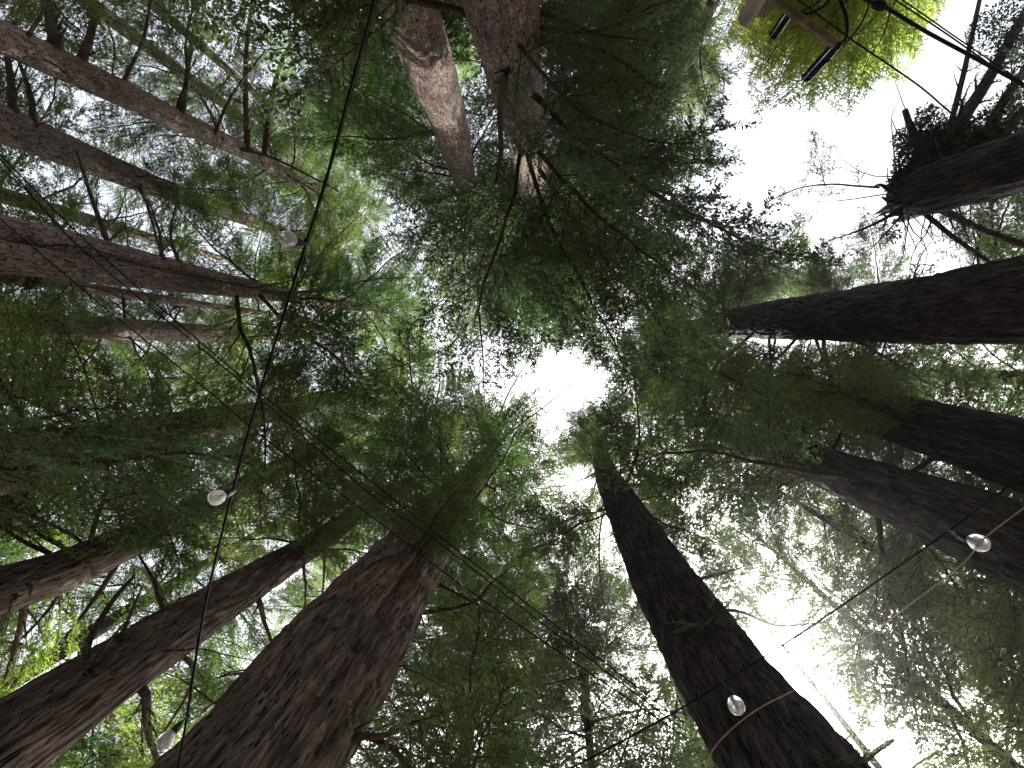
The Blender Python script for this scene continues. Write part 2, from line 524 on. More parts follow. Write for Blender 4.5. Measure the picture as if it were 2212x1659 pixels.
def add_tree(name, label, ctrl, r, H, bark, seed, leaf, zmin, Lmax, weight=1.0, mix=(.7, .2, .1), cat="tree", flare=1.3, clear=None, **kw):
    t = Tree()
    rows = trunk_axis(ctrl, r, H)
    ax = full_axis(rows, H, flare) if H > 0 else full_axis(rows, rows[-1][2], flare)
    base = np.array([ax[0][0], ax[0][1], 0.0])
    t.base, t.ax, t.leaf, t.zmin, t.H, t.Lmax, t.weight, t.mix, t.r = base, ax, leaf, zmin, ax[-1][2], Lmax, weight, mix, r
    t.root = empty(name, base, label, cat, "tall trees around the clearing")
    if "groove" in kw:
        fa = face_angle(base)
        kw["groove"] = [(fa + a, w, d) for a, w, d in kw["groove"]]
    zd = (max(2.5, rows[0][2] - 1.0), min(rows[-1][2] + 1, rows[0][2] + 13))
    V, Fc = trunk_mesh(ax, bark, seed, zdense=zd, **kw)
    V = V - base
    me = mesh_np("trunk", V, Fc, bark, smooth=True)
    # degenerate last corners are turned into a proper fan
    me.validate()
    link("trunk", me, t.root)
    t.clear = clear if clear is not None else [(c[0], c[1], c[2]) for c in ctrl]
    t.n = 0
    TREES.append(t)
    return t

def polar(az, rad):      # picture position at an angle/radius round the zenith
    return ZX + rad * math.cos(math.radians(az)), ZY + rad * math.sin(math.radians(az))

def back_tree(name, label, az, r, D, H, bark, seed, leaf, zmin, Lmax, weight=1.0, mix=(.6, .35, .05), lean=0.0):
    c = []
    for zz in (6, 14, 22):
        rad = r / zz * F
        px, py = polar(az + lean * zz / 10, rad)
        c.append((px, py, D * (1.05 - zz * .018) * F / zz * 1.02))
    return add_tree(name, label, c, r, H, bark, seed, leaf, zmin, Lmax, weight, mix, clear=[], nth=40, amp=.05)

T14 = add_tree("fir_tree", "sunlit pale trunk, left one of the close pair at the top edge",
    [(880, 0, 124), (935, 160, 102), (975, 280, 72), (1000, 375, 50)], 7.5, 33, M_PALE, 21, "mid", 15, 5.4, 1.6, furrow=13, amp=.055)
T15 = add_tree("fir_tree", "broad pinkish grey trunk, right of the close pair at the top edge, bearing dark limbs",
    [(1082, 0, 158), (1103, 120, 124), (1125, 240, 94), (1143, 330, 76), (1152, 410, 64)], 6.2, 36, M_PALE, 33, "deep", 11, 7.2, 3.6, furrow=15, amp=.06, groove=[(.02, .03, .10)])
T8 = add_tree("redwood_tree", "widest furrowed brown trunk, rising from the bottom edge left of centre",
    [(563, 1659, 300), (720, 1440, 245), (865, 1235, 150), (980, 1090, 84), (1048, 1000, 46), (1072, 958, 26)], 5.6, 33, M_RED, 47, "mid", 14, 3.4, 1.0,
    clear=[(563, 1659, 300), (720, 1440, 245), (850, 1255, 160)], furrow=22, amp=.11, groove=[(.03, .022, .22), (-.14, .02, .12)])
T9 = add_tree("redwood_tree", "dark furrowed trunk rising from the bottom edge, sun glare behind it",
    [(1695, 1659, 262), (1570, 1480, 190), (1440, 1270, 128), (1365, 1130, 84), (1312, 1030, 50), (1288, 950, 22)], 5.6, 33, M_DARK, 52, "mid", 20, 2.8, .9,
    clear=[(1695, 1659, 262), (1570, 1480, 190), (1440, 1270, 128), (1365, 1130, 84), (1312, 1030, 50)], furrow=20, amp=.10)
T7 = add_tree("redwood_tree", "straight red brown trunk crossing the lower left corner diagonally, ridged bark",
    [(0, 1615, 176), (200, 1480, 136), (450, 1318, 92), (690, 1168, 46)], 8.4, 32, M_RED, 61, "mid", 13, 3.2, 1.0, clear=[(0, 1615, 176), (200, 1480, 136), (450, 1318, 92), (630, 1205, 56)], furrow=20, amp=.11)
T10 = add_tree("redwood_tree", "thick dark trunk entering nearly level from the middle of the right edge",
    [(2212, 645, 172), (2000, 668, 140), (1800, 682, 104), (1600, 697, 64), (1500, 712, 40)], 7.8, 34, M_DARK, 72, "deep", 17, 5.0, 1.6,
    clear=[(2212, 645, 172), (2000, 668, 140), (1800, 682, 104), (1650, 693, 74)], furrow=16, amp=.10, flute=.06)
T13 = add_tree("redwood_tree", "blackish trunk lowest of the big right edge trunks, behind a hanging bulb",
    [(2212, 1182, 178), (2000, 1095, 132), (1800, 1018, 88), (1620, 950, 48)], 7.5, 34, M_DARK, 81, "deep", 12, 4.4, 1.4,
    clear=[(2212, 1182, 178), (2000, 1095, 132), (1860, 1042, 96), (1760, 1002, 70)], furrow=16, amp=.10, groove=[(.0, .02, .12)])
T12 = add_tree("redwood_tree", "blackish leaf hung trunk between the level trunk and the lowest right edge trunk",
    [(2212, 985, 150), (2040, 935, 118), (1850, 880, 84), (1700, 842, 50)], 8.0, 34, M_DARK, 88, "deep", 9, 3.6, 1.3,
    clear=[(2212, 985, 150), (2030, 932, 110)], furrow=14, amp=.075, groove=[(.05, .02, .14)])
T3 = add_tree("redwood_tree", "broad pale brown trunk entering from the left edge with a long split seam along it",
    [(0, 527, 124), (200, 562, 98), (400, 600, 64), (560, 628, 36)], 9.0, 33, M_PALE, 93, "mid", 13, 5.0, 1.4, furrow=16, amp=.05, groove=[(-.04, .018, .28)])
T1 = add_tree("fir_tree", "uppermost slender trunk in the upper left corner carrying thick bare limbs",
    [(0, 78, 66), (200, 172, 58), (380, 258, 46), (540, 332, 32)], 13.0, 34, M_PALE, 101, "mid", 16, 3.8, 1.0, nth=120, furrow=11, amp=.05)
T2 = add_tree("redwood_tree", "leaf draped brown trunk at the left edge, second from the top corner",
    [(0, 265, 80), (200, 348, 58), (350, 408, 42), (500, 462, 30)], 12.5, 33, M_PALE, 109, "mid", 13, 3.8, 1.0,
    clear=[(0, 265, 80), (170, 335, 60), (290, 385, 48)], nth=120, furrow=12, amp=.06)
T4 = add_tree("redwood_tree", "thin trunk glimpsed through leaves left of centre below the split trunk",
    [(0, 700, 54), (300, 712, 44), (500, 722, 34)], 13.5, 32, M_PALE, 118, "mid", 8, 3.6, 1.0, clear=[(315, 712, 40), (440, 720, 34)], nth=56, furrow=11)
T5 = add_tree("redwood_tree", "reddish trunk at the middle of the left edge nearly hidden by dark leaves",
    [(0, 1005, 130), (200, 965, 100), (500, 905, 60)], 9.6, 32, M_RED, 125, "mid", 8, 3.8, 1.0, clear=[], furrow=15)
T6 = add_tree("redwood_tree", "red brown ridged trunk at the lower left, its upper part buried in leaves",
    [(0, 1275, 96), (120, 1240, 86), (300, 1160, 66), (480, 1080, 52), (650, 985, 36)], 10.5, 32, M_RED, 132, "mid", 8, 4.0, 1.2,
    clear=[(0, 1275, 80), (110, 1240, 80), (240, 1190, 60)], nth=96, furrow=15, amp=.09)
T11 = add_tree("broken_tree", "dark broken topped trunk at the upper right edge bearing ivy, stubs and massive limbs",
    [(2260, 334, 128), (2120, 378, 116), (2010, 412, 98), (1955, 426, 78)], 8.6, 0, M_DARK, 140, "deep", 30, 2, 0, furrow=13, amp=.10, flute=.07)

BT = [
    back_tree("fir_tree", "slim trunk among pale sky lit sprays at the top left corner", -127, 14, .38, 33, M_PALE, 201, "mid", 9, 3.8),
    back_tree("fir_tree", "slim far trunk behind the thick cable at the upper left", -139, 17, .42, 35, M_PALE, 202, "mid", 10, 4.2),
    back_tree("fir_tree", "young trunk seen between the two pale trunks at the top edge", -104, 16, .45, 33, M_PALE, 203, "fresh", 9, 3.6),
    back_tree("fir_tree", "dark leafy tree just right of the top pair of trunks", -79, 10, .5, 30, M_DARK, 204, "deep", 6.5, 4.4, 1.6),
    back_tree("fir_tree", "dark leafy tree between the top pair and the utility pole", -66, 11.5, .5, 31, M_DARK, 205, "olive", 8, 4.2, 1.4),
    back_tree("redwood_tree", "tree behind the level right hand trunk with dark blue green sprays", -9, 13, .4, 33, M_DARK, 206, "deep", 10, 4.2, 1.2),
    back_tree("redwood_tree", "far tree at the right edge between level trunk and leaf hung trunk", 3, 14, .6, 33, M_DARK, 207, "mid", 9, 4.2, 1.2),
    back_tree("redwood_tree", "slim brown trunk at the lower right just under the lowest big trunk", 31.5, 12, .34, 31, M_DARK, 208, "olive", 8, 3.8, 1.1),
    back_tree("redwood_tree", "leaning slim trunk at the lower right among sunlit sprays", 42, 13, .28, 31, M_DARK, 209, "olive", 7, 4.2, 1.2),
    back_tree("redwood_tree", "slim trunk at the lower right corner against white sky", 52, 15, .28, 33, M_DARK, 210, "deep", 10, 4.0, 1.0),
    back_tree("redwood_tree", "slim trunk right of the sun glare at the bottom edge", 70, 13, .28, 31, M_DARK, 211, "olive", 9, 3.8, 1.0),
    back_tree("redwood_tree", "leafy tree at the bottom centre with dark blue green crown", 85, 11, .28, 30, M_DARK, 212, "deep", 8, 4.2, 1.4),
    back_tree("redwood_tree", "brown trunk right of the huge trunk at the bottom edge", 103, 10.5, .42, 30, M_RED, 213, "mid", 7, 4.2, 1.4),
    back_tree("redwood_tree", "slim tree between the two brown trunks at the lower left", 133, 14, .45, 31, M_RED, 214, "fresh", 7, 4.0, 1.2),
    back_tree("redwood_tree", "slim tree over the lower left corner trunk amid bare twigs", 149, 15, .5, 33, M_RED, 215, "mid", 7.5, 4.2, 1.2),
    back_tree("redwood_tree", "far tree behind the leaf hidden trunk at the left edge", 176, 16, .6, 33, M_RED, 216, "mid", 8, 4.4, 1.2),
    back_tree("fir_tree", "far tree behind the split seam trunk at the left", 196, 17, .6, 35, M_PALE, 217, "mid", 9, 4.4, 1.2),
    back_tree("fir_tree", "far tree over the top left corner", 217, 17, .55, 35, M_PALE, 218, "mid", 8, 4.2, 1.2),
    back_tree("redwood_tree", "far yellow green tree left of centre catching the sun", 188, 11.5, .3, 36, M_PALE, 219, "fresh", 19, 3.4, 1.2),
]

# ------------------------------------------------------------------ how dense the canopy is, by eye from the photograph (0 open sky .. 9 closed)
GRID = """
6 6 6 4 3 5 9 9 9 9 6 8 8 9 9 4 4 4 3 7
6 6 7 5 3 4 9 9 8 7 9 9 9 8 6 3 2 2 2 8
5 6 7 8 8 8 9 9 9 6 9 9 9 6 3 1 0 0 4 8
5 5 4 5 7 8 8 7 7 9 9 9 9 7 5 4 2 1 7 8
7 6 4 5 4 7 9 5 8 9 9 9 8 7 6 5 4 3 3 4
8 8 8 8 6 8 9 8 6 8 9 9 8 8 9 9 8 5 5 8
8 8 8 8 8 7 8 8 6 9 9 8 9 9 8 8 8 8 6 5
8 8 8 8 8 8 8 8 7 5 6 5 9 9 9 9 9 9 8 7
8 8 8 8 7 8 9 9 8 8 6 8 7 9 9 9 9 9 9 9
8 8 8 8 8 8 9 9 9 8 6 9 9 8 8 9 9 9 9 9
8 8 8 8 8 8 8 9 9 8 9 6 9 8 8 7 9 9 9 9
6 6 4 6 8 6 7 9 9 9 9 8 9 9 7 6 8 9 9 9
5 4 6 8 8 6 7 9 9 9 9 9 8 9 8 6 8 8 9 9
6 6 8 8 7 8 8 8 9 9 9 8 7 9 7 4 7 8 7 8
7 8 8 6 8 8 8 6 8 8 9 6 6 9 9 6 4 6 6 7
"""
G = np.array([[int(x) for x in l.split()] for l in GRID.strip().splitlines()], float) / 9 * .985
# open patches of sky (x, y, rx, ry)
GAPS = [(1090, 795, 52, 62), (1192, 838, 32, 38), (1262, 792, 46, 46), (1190, 925, 28, 22), (1225, 1045, 44, 38), (1300, 1150, 10, 55),
        (1760, 320, 150, 70), (1870, 300, 120, 90), (1950, 215, 90, 35), (2020, 150, 50, 60),
        (1830, 410, 70, 40), (2010, 520, 55, 55), (1690, 1480, 75, 75), (1760, 1560, 80, 70), (1650, 1420, 30, 35), 
        (1600, 205, 50, 30), (1920, 1640, 90, 50), (1310, 690, 18, 22)]
SOFT = [(870, 490, 34, 42), (270, 425, 60, 35), (250, 1335, 55, 22), (620, 1250, 35, 30), (2140, 760, 60, 35), (480, 470, 40, 25), (560, 520, 40, 30), (1390, 1500, 30, 30)]
CW = 18.0; MX = 10          # accounting cells of 18 units, margin of 10 cells
NX = int(PW / CW) + 1 + 2 * MX; NY = int(PH / CW) + 1 + 2 * MX
xs = (np.arange(NX) - MX + .5) * CW; ys = (np.arange(NY) - MX + .5) * CW
gxi = np.clip(xs / 110.6 - .5, 0, 18.999); gyi = np.clip(ys / 110.6 - .5, 0, 13.999)
ix = gxi.astype(int); iy = gyi.astype(int); fx = (gxi - ix)[None, :]; fy = (gyi - iy)[:, None]
cov = (G[iy][:, ix] * (1 - fx) + G[iy][:, ix + 1] * fx) * (1 - fy) + (G[iy + 1][:, ix] * (1 - fx) + G[iy + 1][:, ix + 1] * fx) * fy
TAU_SCALE = 1.18
target = -np.log(1 - np.clip(cov, 0, .975)) * TAU_SCALE
XX, YY = np.meshgrid(xs, ys)
hole = np.zeros_like(target, bool)
for (a, b, c, d) in GAPS:
    jag = 1 + .25 * np.sin(np.arctan2(YY - b, XX - a) * 5 + a) + .15 * np.sin(np.arctan2(YY - b, XX - a) * 9 + b)
    hole |= ((XX - a) / c) ** 2 + ((YY - b) / d) ** 2 < jag
def in_poly(px, py, poly):
    c = False
    for k in range(len(poly)):
        x1, y1 = poly[k]; x2, y2 = poly[k - 1]
        if (y1 > py) != (y2 > py) and px < (x2 - x1) * (py - y1) / (y2 - y1) + x1: c = not c
    return c
YPOLY = [(1545, -260), (1530, 80), (1590, 140), (1620, 245), (1670, 258), (1705, 218), (1745, 240), (1790, 225), (1830, 200), (1900, 185), (1960, 165), (1995, 110), (2040, 40), (2050, -260)]
for a_ in range(NY):
    for b_ in range(NX):
        if in_poly(xs[b_], ys[a_], YPOLY): hole[a_, b_] = True
target[hole] = 0.0
for (a, b, c, d) in SOFT:
    target[((XX - a) / c) ** 2 + ((YY - b) / d) ** 2 < 1] = .7
cur = np.zeros_like(target)
# trunks kept in view: nothing of the canopy in front of these stretches
clear_r = np.full(target.shape, 0.0)
for t in TREES:
    c = t.clear
    for k in range(len(c) - 1):
        (x0, y0, w0), (x1, y1, w1) = c[k], c[k + 1]
        dx, dy = x1 - x0, y1 - y0; L2 = dx * dx + dy * dy
        s = ((XX - x0) * dx + (YY - y0) * dy) / L2
        sc = np.clip(s, -0.25 if k == 0 else 0, 1)
        dist = np.hypot(XX - (x0 + sc * dx), YY - (y0 + sc * dy))
        ins = (dist < (w0 + (w1 - w0) * np.clip(sc, 0, 1)) * .5 + 4) & (s > -.3)
        clear_r[ins] = np.maximum(clear_r[ins], t.r)
target[clear_r > 0] *= .25

SUN_CROWN = at(1820, 60, 14.5)
SUN_PATCH = CAM + ray(938, 130) * (7.5 / np.hypot(*ray(938, 130)[:2]))

def axis_at(t, z):
    return np.array([np.interp(z, t.ax[:, 2], t.ax[:, j]) for j in (0, 1, 2, 3)])

def try_bough(t, z, az, L, pitch, roll, kind, force=False, need=.45, tol=.06):
    a = axis_at(t, z)
    v = VARIANTS[kind][random.randrange(len(VARIANTS[kind]))]
    s = L / v["L"]
    Rm = (Matrix.Rotation(az, 3, 'Z') @ Matrix.Rotation(-pitch, 3, 'Y') @ Matrix.Rotation(roll, 3, 'X'))
    p0 = a[:3] + np.array([math.cos(az), math.sin(az), 0]) * a[3] * .6
    if len(v["cent"]):
        P = v["cent"] @ np.array(Rm).T * s + p0
        px, py, dep = project(P)
        ok = dep > 0.5
        cxx = np.floor(px / CW).astype(int) + MX; cyy_ = np.floor(py / CW).astype(int) + MX
        ins = ok & (cxx >= 0) & (cxx < NX) & (cyy_ >= 0) & (cyy_ < NY)
        inframe = ins & (px > 0) & (px < PW) & (py > 0) & (py < PH)
        if inframe.mean() < .12 and not force: return False
        ci, cj = cyy_[ins], cxx[ins]
        hd = np.hypot(P[ins, 0] - CAM[0], P[ins, 1] - CAM[1])
        n = len(P)
        if not force:
            blk = ((clear_r[ci, cj] > 0) & (hd < clear_r[ci, cj] - .1)).sum()
            if blk > n * .02: return False
            if hole[ci, cj].sum() > n * tol: return False
            tt, cc = target[ci, cj], cur[ci, cj]
            gain = np.clip((tt - cc) / np.maximum(tt, .15), -2, 1)
            if gain.mean() < need: return False
            if (P[:, 2] < 5.2).any() and (np.hypot(P[:, 0], P[:, 1]) < 3.2).any(): return False
            # the opening through which the sun reaches the pale trunk
            w = P - SUN_PATCH; al = w @ SUN_DIR
            d = np.linalg.norm(w - al[:, None] * SUN_DIR, axis=1)
            if ((d < .85) & (al > .3)).any(): return False
            w = P - SUN_CROWN; al = w @ SUN_DIR
            d = np.linalg.norm(w - al[:, None] * SUN_DIR, axis=1)
            if ((d < 2.9) & (al > 3.5)).sum() > 3: return False
        dens = v["area"] * s * s * .62 / n / ((CW / F * dep[ins]) ** 2)
        np.add.at(cur, (ci, cj), dens)
    o = link("branch", v["wood"], t.root)
    o.location = Vector(p0 - t.base)
    o.rotation_euler = Rm.to_euler()
    o.scale = (s, s, s)
    if t.leaf in ("deep", "ivy") or random.random() < .4:
        o.material_slots[0].link = 'OBJECT'; o.material_slots[0].material = M_LIMB_MOSS
    if v["fol"]:
        f = link("foliage", v["fol"], o)
        f["kind"] = "stuff"
        lf = t.leaf
        q_ = random.random()
        if lf == "mid" and q_ < .12: lf = "olive"
        elif lf == "mid" and q_ > .96: lf = "fresh"
        elif lf == "deep" and q_ < .25: lf = "mid"
        f.material_slots[0].link = 'OBJECT'; f.material_slots[0].material = LEAF[lf]
    t.n += 1
    return True

# ------------------------------------------------------------------ hand placed limbs of the marked trees
def limb(t, pts, r0, r1, leafy=1.0, ntw=16, width=.3, mat=None, leaf=None, seed=1, name="branch", label=None, n=16, wob=.02, root=None, **kw):
    """pts: (px, py, z) picture positions with heights, first one on the trunk"""
    W = np.array([at(*p) for p in pts])
    P = smooth_path(W, n)
    r = np.random.default_rng(seed)
    if root is not None: P = np.vstack([P[0] + (root - P[0]) * min(1, .8 / (np.linalg.norm(root - P[0]) + 1e-6)), P]); n += 1
    L = np.linalg.norm(np.diff(P, axis=0), axis=1).sum()
    P[1:] += np.cumsum(r.normal(0, wob * L / n, (n - 1, 3)), axis=0)
    R = np.linspace(r0, r1, n)
    V, Fc, lf = bough(P, R, r, ntw=ntw, leafy=leafy, width=width, **kw)
    o = link(name, fix_tris(V - t.base, Fc, name, mat or M_LIMB, True), t.root)
    if label: o["label"] = label
    if lf is not None:
        f = link("foliage", mesh_np("foliage", lf[0] - t.base, lf[1], LEAF[leaf or t.leaf]), o)
        f["kind"] = "stuff"
    return o

def zt(t, px, py):
    """height of a tree's axis where it shows at a picture position"""
    d = ray(px, py); return CAM[2] + t.r / math.hypot(d[0], d[1])

def quick(t, pix, r0, r1, dz=0.0, seed=1, **kw):
    z0 = zt(t, pix[0][0], pix[0][1]); n = len(pix) - 1
    a = axis_at(t, z0); d = ray(*pix[0]); hd = math.hypot(d[0], d[1])
    Q = at(pix[0][0], pix[0][1], z0)
    off = min(np.linalg.norm((Q - a[:3])[:2]), a[3] * .999)
    zf = CAM[2] + (math.hypot(a[0], a[1]) - math.sqrt(a[3] ** 2 - off ** 2) * 1.02) / hd
    inside = np.linalg.norm((Q - a[:3])[:2]) < a[3] * .97
    pts = [(p[0], p[1], z0 + dz * i / n) for i, p in enumerate(pix)]
    if inside: pts = [(p[0], p[1], zf + (z0 - zf) * min(1, i / 2) + dz * i / n) for i, p in enumerate(pix)]
    return limb(t, pts, r0, r1, seed=seed, root=a[:3], **kw)

# tree with the whorls of its top seen end on
quick(T8, [(1062, 975), (1078, 900), (1110, 830), (1160, 745)], .07, .012, 1.5, 1, width=.16, ntw=20, leaf="mid")
quick(T8, [(1065, 965), (1120, 920), (1200, 860), (1240, 820)], .06, .012, 1.5, 2, width=.25, ntw=24, leaf="mid")
quick(T8, [(1070, 960), (1115, 965), (1160, 976), (1240, 980)], .05, .01, .5, 3, width=.2, ntw=18, leaf="fresh")
quick(T8, [(1062, 985), (1110, 1030), (1160, 1085), (1215, 1180)], .07, .012, -.5, 4, width=.22, ntw=18, leaf="fresh")
quick(T8, [(1060, 975), (1042, 900), (1036, 830), (1040, 770)], .05, .01, 1.2, 5, width=.12, ntw=10, leafy=.5)
quick(T8, [(1066, 965), (1100, 900), (1150, 850), (1180, 800)], .05, .01, 1.6, 6, width=.28, ntw=22, leaf="fresh")
quick(T8, [(1072, 960), (1110, 1000), (1140, 1050)], .05, .01, 0, 7, width=.22, ntw=12)
quick(T8, [(905, 1325), (960, 1318), (1030, 1298), (1062, 1262), (1110, 1225)], .055, .012, 1.0, 8, leafy=.35, width=.2, ntw=12, mat=M_LIMB_MOSS)
quick(T8, [(1020, 1300), (1050, 1318), (1085, 1325)], .03, .01, 0, 9, leafy=.2, width=.3, ntw=6, mat=M_LIMB_MOSS)
quick(T8, [(755, 1592), (830, 1588), (880, 1566), (950, 1545)], .055, .014, .4, 10, leafy=.8, width=.3, ntw=14, mat=M_LIMB_MOSS)
quick(T8, [(800, 1592), (850, 1618), (890, 1662), (950, 1700)], .05, .02, .2, 11, leafy=.3, width=.2, ntw=6, mat=M_LIMB_MOSS)
quick(T8, [(770, 1245), (830, 1205), (900, 1190), (925, 1165)], .03, .012, .3, 12, leafy=.4, width=.2, ntw=8, mat=M_LIMB_MOSS)
quick(T9, [(1288, 955), (1290, 905), (1287, 865)], .045, .01, .5, 13, width=.3, ntw=14, leaf="olive")
quick(T9, [(1290, 950), (1330, 940), (1370, 922), (1385, 895)], .045, .01, .6, 14, width=.32, ntw=16, leaf="olive")
quick(T9, [(1285, 952), (1255, 920), (1225, 890)], .04, .01, .8, 15, width=.35, ntw=14, leaf="olive")
quick(T9, [(1285, 955), (1240, 955), (1215, 945)], .04, .01, .8, 16, width=.35, ntw=14, leaf="olive")
quick(T9, [(1290, 955), (1300, 915), (1330, 880)], .04, .01, .8, 17, width=.35, ntw=14, leaf="olive")
quick(T9, [(1296, 1000), (1282, 1060), (1262, 1125)], .045, .012, -1.0, 18, width=.12, ntw=10, leafy=.6)
quick(T9, [(1330, 1040), (1300, 1120), (1293, 1220), (1308, 1340), (1315, 1440)], .05, .018, -3, 19, width=.07, ntw=16, leafy=.7, mat=M_LIMB_MOSS)
quick(T9, [(1485, 1258), (1520, 1248), (1560, 1240), (1610, 1225)], .05, .012, .5, 20, leafy=.5, width=.25, ntw=10)
quick(T9, [(1535, 1355), (1548, 1322), (1600, 1320), (1680, 1350), (1790, 1342)], .05, .012, .4, 21, leafy=.7, width=.22, ntw=16)
quick(T9, [(1840, 1665), (1870, 1640), (1930, 1600)], .05, .02, .2, 22, leafy=.5, width=.3, ntw=8)
# limbs right of the top pair
quick(T15, [(1120, 95), (1180, 165), (1250, 235), (1330, 275), (1420, 305), (1500, 308)], .05, .014, 1.2, 23, width=.2, ntw=20, mat=M_LIMB_MOSS)
quick(T15, [(1165, 25), (1230, 48), (1290, 75), (1400, 90)], .055, .016, .5, 24, width=.25, ntw=20, mat=M_LIMB_MOSS)
quick(T15, [(1168, 85), (1260, 100), (1330, 125), (1420, 190)], .06, .016, .5, 25, width=.25, ntw=20, mat=M_LIMB_MOSS)
quick(T15, [(1170, 60), (1290, 68), (1400, 20), (1480, -10)], .045, .016, .5, 26, width=.25, ntw=18, mat=M_LIMB_MOSS)
quick(T15, [(1085, 240), (1150, 250), (1230, 270), (1310, 300)], .045, .012, .8, 27, leafy=.5, width=.22, ntw=14, mat=M_LIMB_MOSS)
quick(T15, [(1145, 325), (1175, 345), (1215, 395), (1260, 440)], .06, .014, .6, 28, width=.25, ntw=16, mat=M_LIMB_MOSS)
quick(T15, [(1093, 150), (1083, 240), (1082, 330), (1072, 400)], .09, .05, 3.0, 29, leafy=.4, width=.08, ntw=8, mat=M_LIMB_MOSS)
quick(T15, [(1075, 350), (1040, 385), (1000, 430), (965, 460)], .04, .01, 1.0, 30, leafy=.6, width=.2, ntw=10, mat=M_LIMB_MOSS)
quick(T15, [(1085, 470), (1120, 530), (1165, 590), (1210, 650), (1290, 730)], .06, .014, 1.0, 31, width=.28, ntw=24, mat=M_LIMB_MOSS)
quick(T15, [(1085, 470), (1040, 560), (1030, 650), (1020, 720)], .05, .012, .6, 32, width=.3, ntw=22, mat=M_LIMB_MOSS)
quick(T15, [(1090, 460), (1180, 430), (1280, 410), (1360, 350)], .05, .012, .8, 33, width=.25, ntw=18, mat=M_LIMB_MOSS)
quick(T15, [(1180, 470), (1300, 520), (1400, 560), (1440, 620), (1420, 700)], .05, .012, .8, 34, width=.25, ntw=22, mat=M_LIMB_MOSS)
# long limb hanging left of centre
quick(T3, [(600, 632), (720, 625), (800, 605), (880, 600)], .05, .012, .6, 35, leafy=.4, width=.12, ntw=10, mat=M_LIMB_MOSS)
quick(T6, [(640, 990), (640, 870), (730, 840), (830, 800), (920, 775)], .07, .014, 1.5, 36, width=.25, ntw=24, mat=M_LIMB_MOSS)
# limbs standing off the corner trunk at the upper left
for k, (a, b, c, r0) in enumerate([((62, 78), (95, 20), (105, -40), .05), ((122, 90), (108, 40), (95, -30), .16), ((178, 125), (200, 60), (212, -30), .12), ((268, 175), (310, 85), (330, -20), .06),
                                  ((392, 240), (405, 150), (430, -10), .10), ((465, 285), (500, 210), (575, 110), .06), ((535, 320), (530, 150), (545, -20), .12), ((572, 330), (600, 160), (650, 60), .12),
                                  ((480, 300), (440, 220), (400, 170), .06), ((520, 322), (600, 345), (730, 410), .06)]):
    quick(T1, [a, b, c], r0, r0 * .45, 1.2, 40 + k, leafy=.5 if k < 9 else .9, width=.16, ntw=14, leaf="mid")
for k, (a, b, c, r0) in enumerate([((30, 240), (18, 150), (5, 60), .10), ((75, 270), (60, 190), (35, 120), .08), ((300, 400), (320, 450), (345, 540), .07), ((232, 520), (200, 440), (160, 320), .06),
                                  ((350, 560), (345, 500), (320, 430), .05), ((390, 575), (370, 510), (380, 440), .05), ((60, 625), (100, 590), (140, 600), .05)]):
    quick(T2 if k < 3 else T3, [a, b, c], r0, r0 * .4, 1.0, 60 + k, leafy=.5, width=.2, ntw=12)
# bare limbs of the lower left trunks
for k, (t, pp, r0) in enumerate([(T7, [(375, 1350), (345, 1300), (330, 1250), (300, 1200)], .06), (T7, [(188, 1440), (190, 1385), (240, 1300), (290, 1240)], .07), (T7, [(250, 1400), (285, 1320), (310, 1260)], .04),
                                 (T7, [(315, 1500), (320, 1580), (340, 1640), (370, 1700)], .08), (T7, [(400, 1420), (420, 1450), (400, 1510), (340, 1600)], .05), (T7, [(560, 1300), (575, 1350), (600, 1420)], .07),
                                 (T7, [(655, 1215), (660, 1270), (657, 1330)], .05), (T7, [(700, 1170), (700, 1240), (695, 1320)], .05), (T6, [(60, 1270), (40, 1370), (5, 1480)], .09), (T6, [(250, 1225), (200, 1300), (130, 1390), (70, 1440)], .07),
                                 (T6, [(30, 1290), (0, 1350), (-30, 1420)], .07), (T8, [(745, 1300), (728, 1390), (745, 1480)], .03)]):
    quick(t, pp, r0, r0 * .35, .8, 80 + k, leafy=.45, width=.2, ntw=10)
# the broken tree: limbs, stubs, splinters, ivy
z11 = zt(T11, 1990, 415)
def l11(pts, r0, r1, seed, **kw):
    return limb(T11, pts, r0, r1, seed=seed, mat=M_DARK, **kw)
l11([(2035, 385, z11 - .3), (2060, 290, z11 + .5), (2130, 180, z11 + 1), (2220, 20, z11 + 2)], .16, .11, 301, leafy=.6, width=.12, ntw=18, wob=.006)
l11([(2035, 385, z11 - .3), (2048, 290, z11 + .5), (2080, 160, z11 + 1), (2115, 0, z11 + 2)], .075, .05, 302, leafy=.5, width=.12, ntw=14, wob=.006)
l11([(2090, 385, z11 - .4), (2130, 290, z11 + .2), (2180, 200, z11 + .7), (2240, 120, z11 + 1)], .12, .09, 303, leafy=.6, width=.15, ntw=14, wob=.006)
l11([(2130, 360, z11 - .6), (2170, 290, z11), (2212, 240, z11 + .5), (2260, 190, z11 + 1)], .10, .08, 304, leafy=.5, width=.15, ntw=12, wob=.006)
l11([(2110, 380, z11 - .5), (2150, 290, z11), (2170, 225, z11 + .5), (2220, 130, z11 + 1)], .05, .04, 305, leafy=.4, width=.2, ntw=10)
l11([(2066, 300, z11 + .4), (2100, 262, z11 + .5), (2150, 235, z11 + .6)], .04, .02, 306, leafy=.6, width=.3, ntw=8)
l11([(2030, 450, z11 - .4), (2070, 472, z11), (2130, 500, z11 + .4), (2230, 535, z11 + 1)], .085, .07, 307, leafy=.5, width=.18, ntw=14, wob=.008)
l11([(1990, 455, z11 - .2), (2020, 480, z11), (2070, 520, z11 + .3), (2150, 575, z11 + .8)], .06, .045, 308, leafy=.4, width=.18, ntw=12, wob=.008)
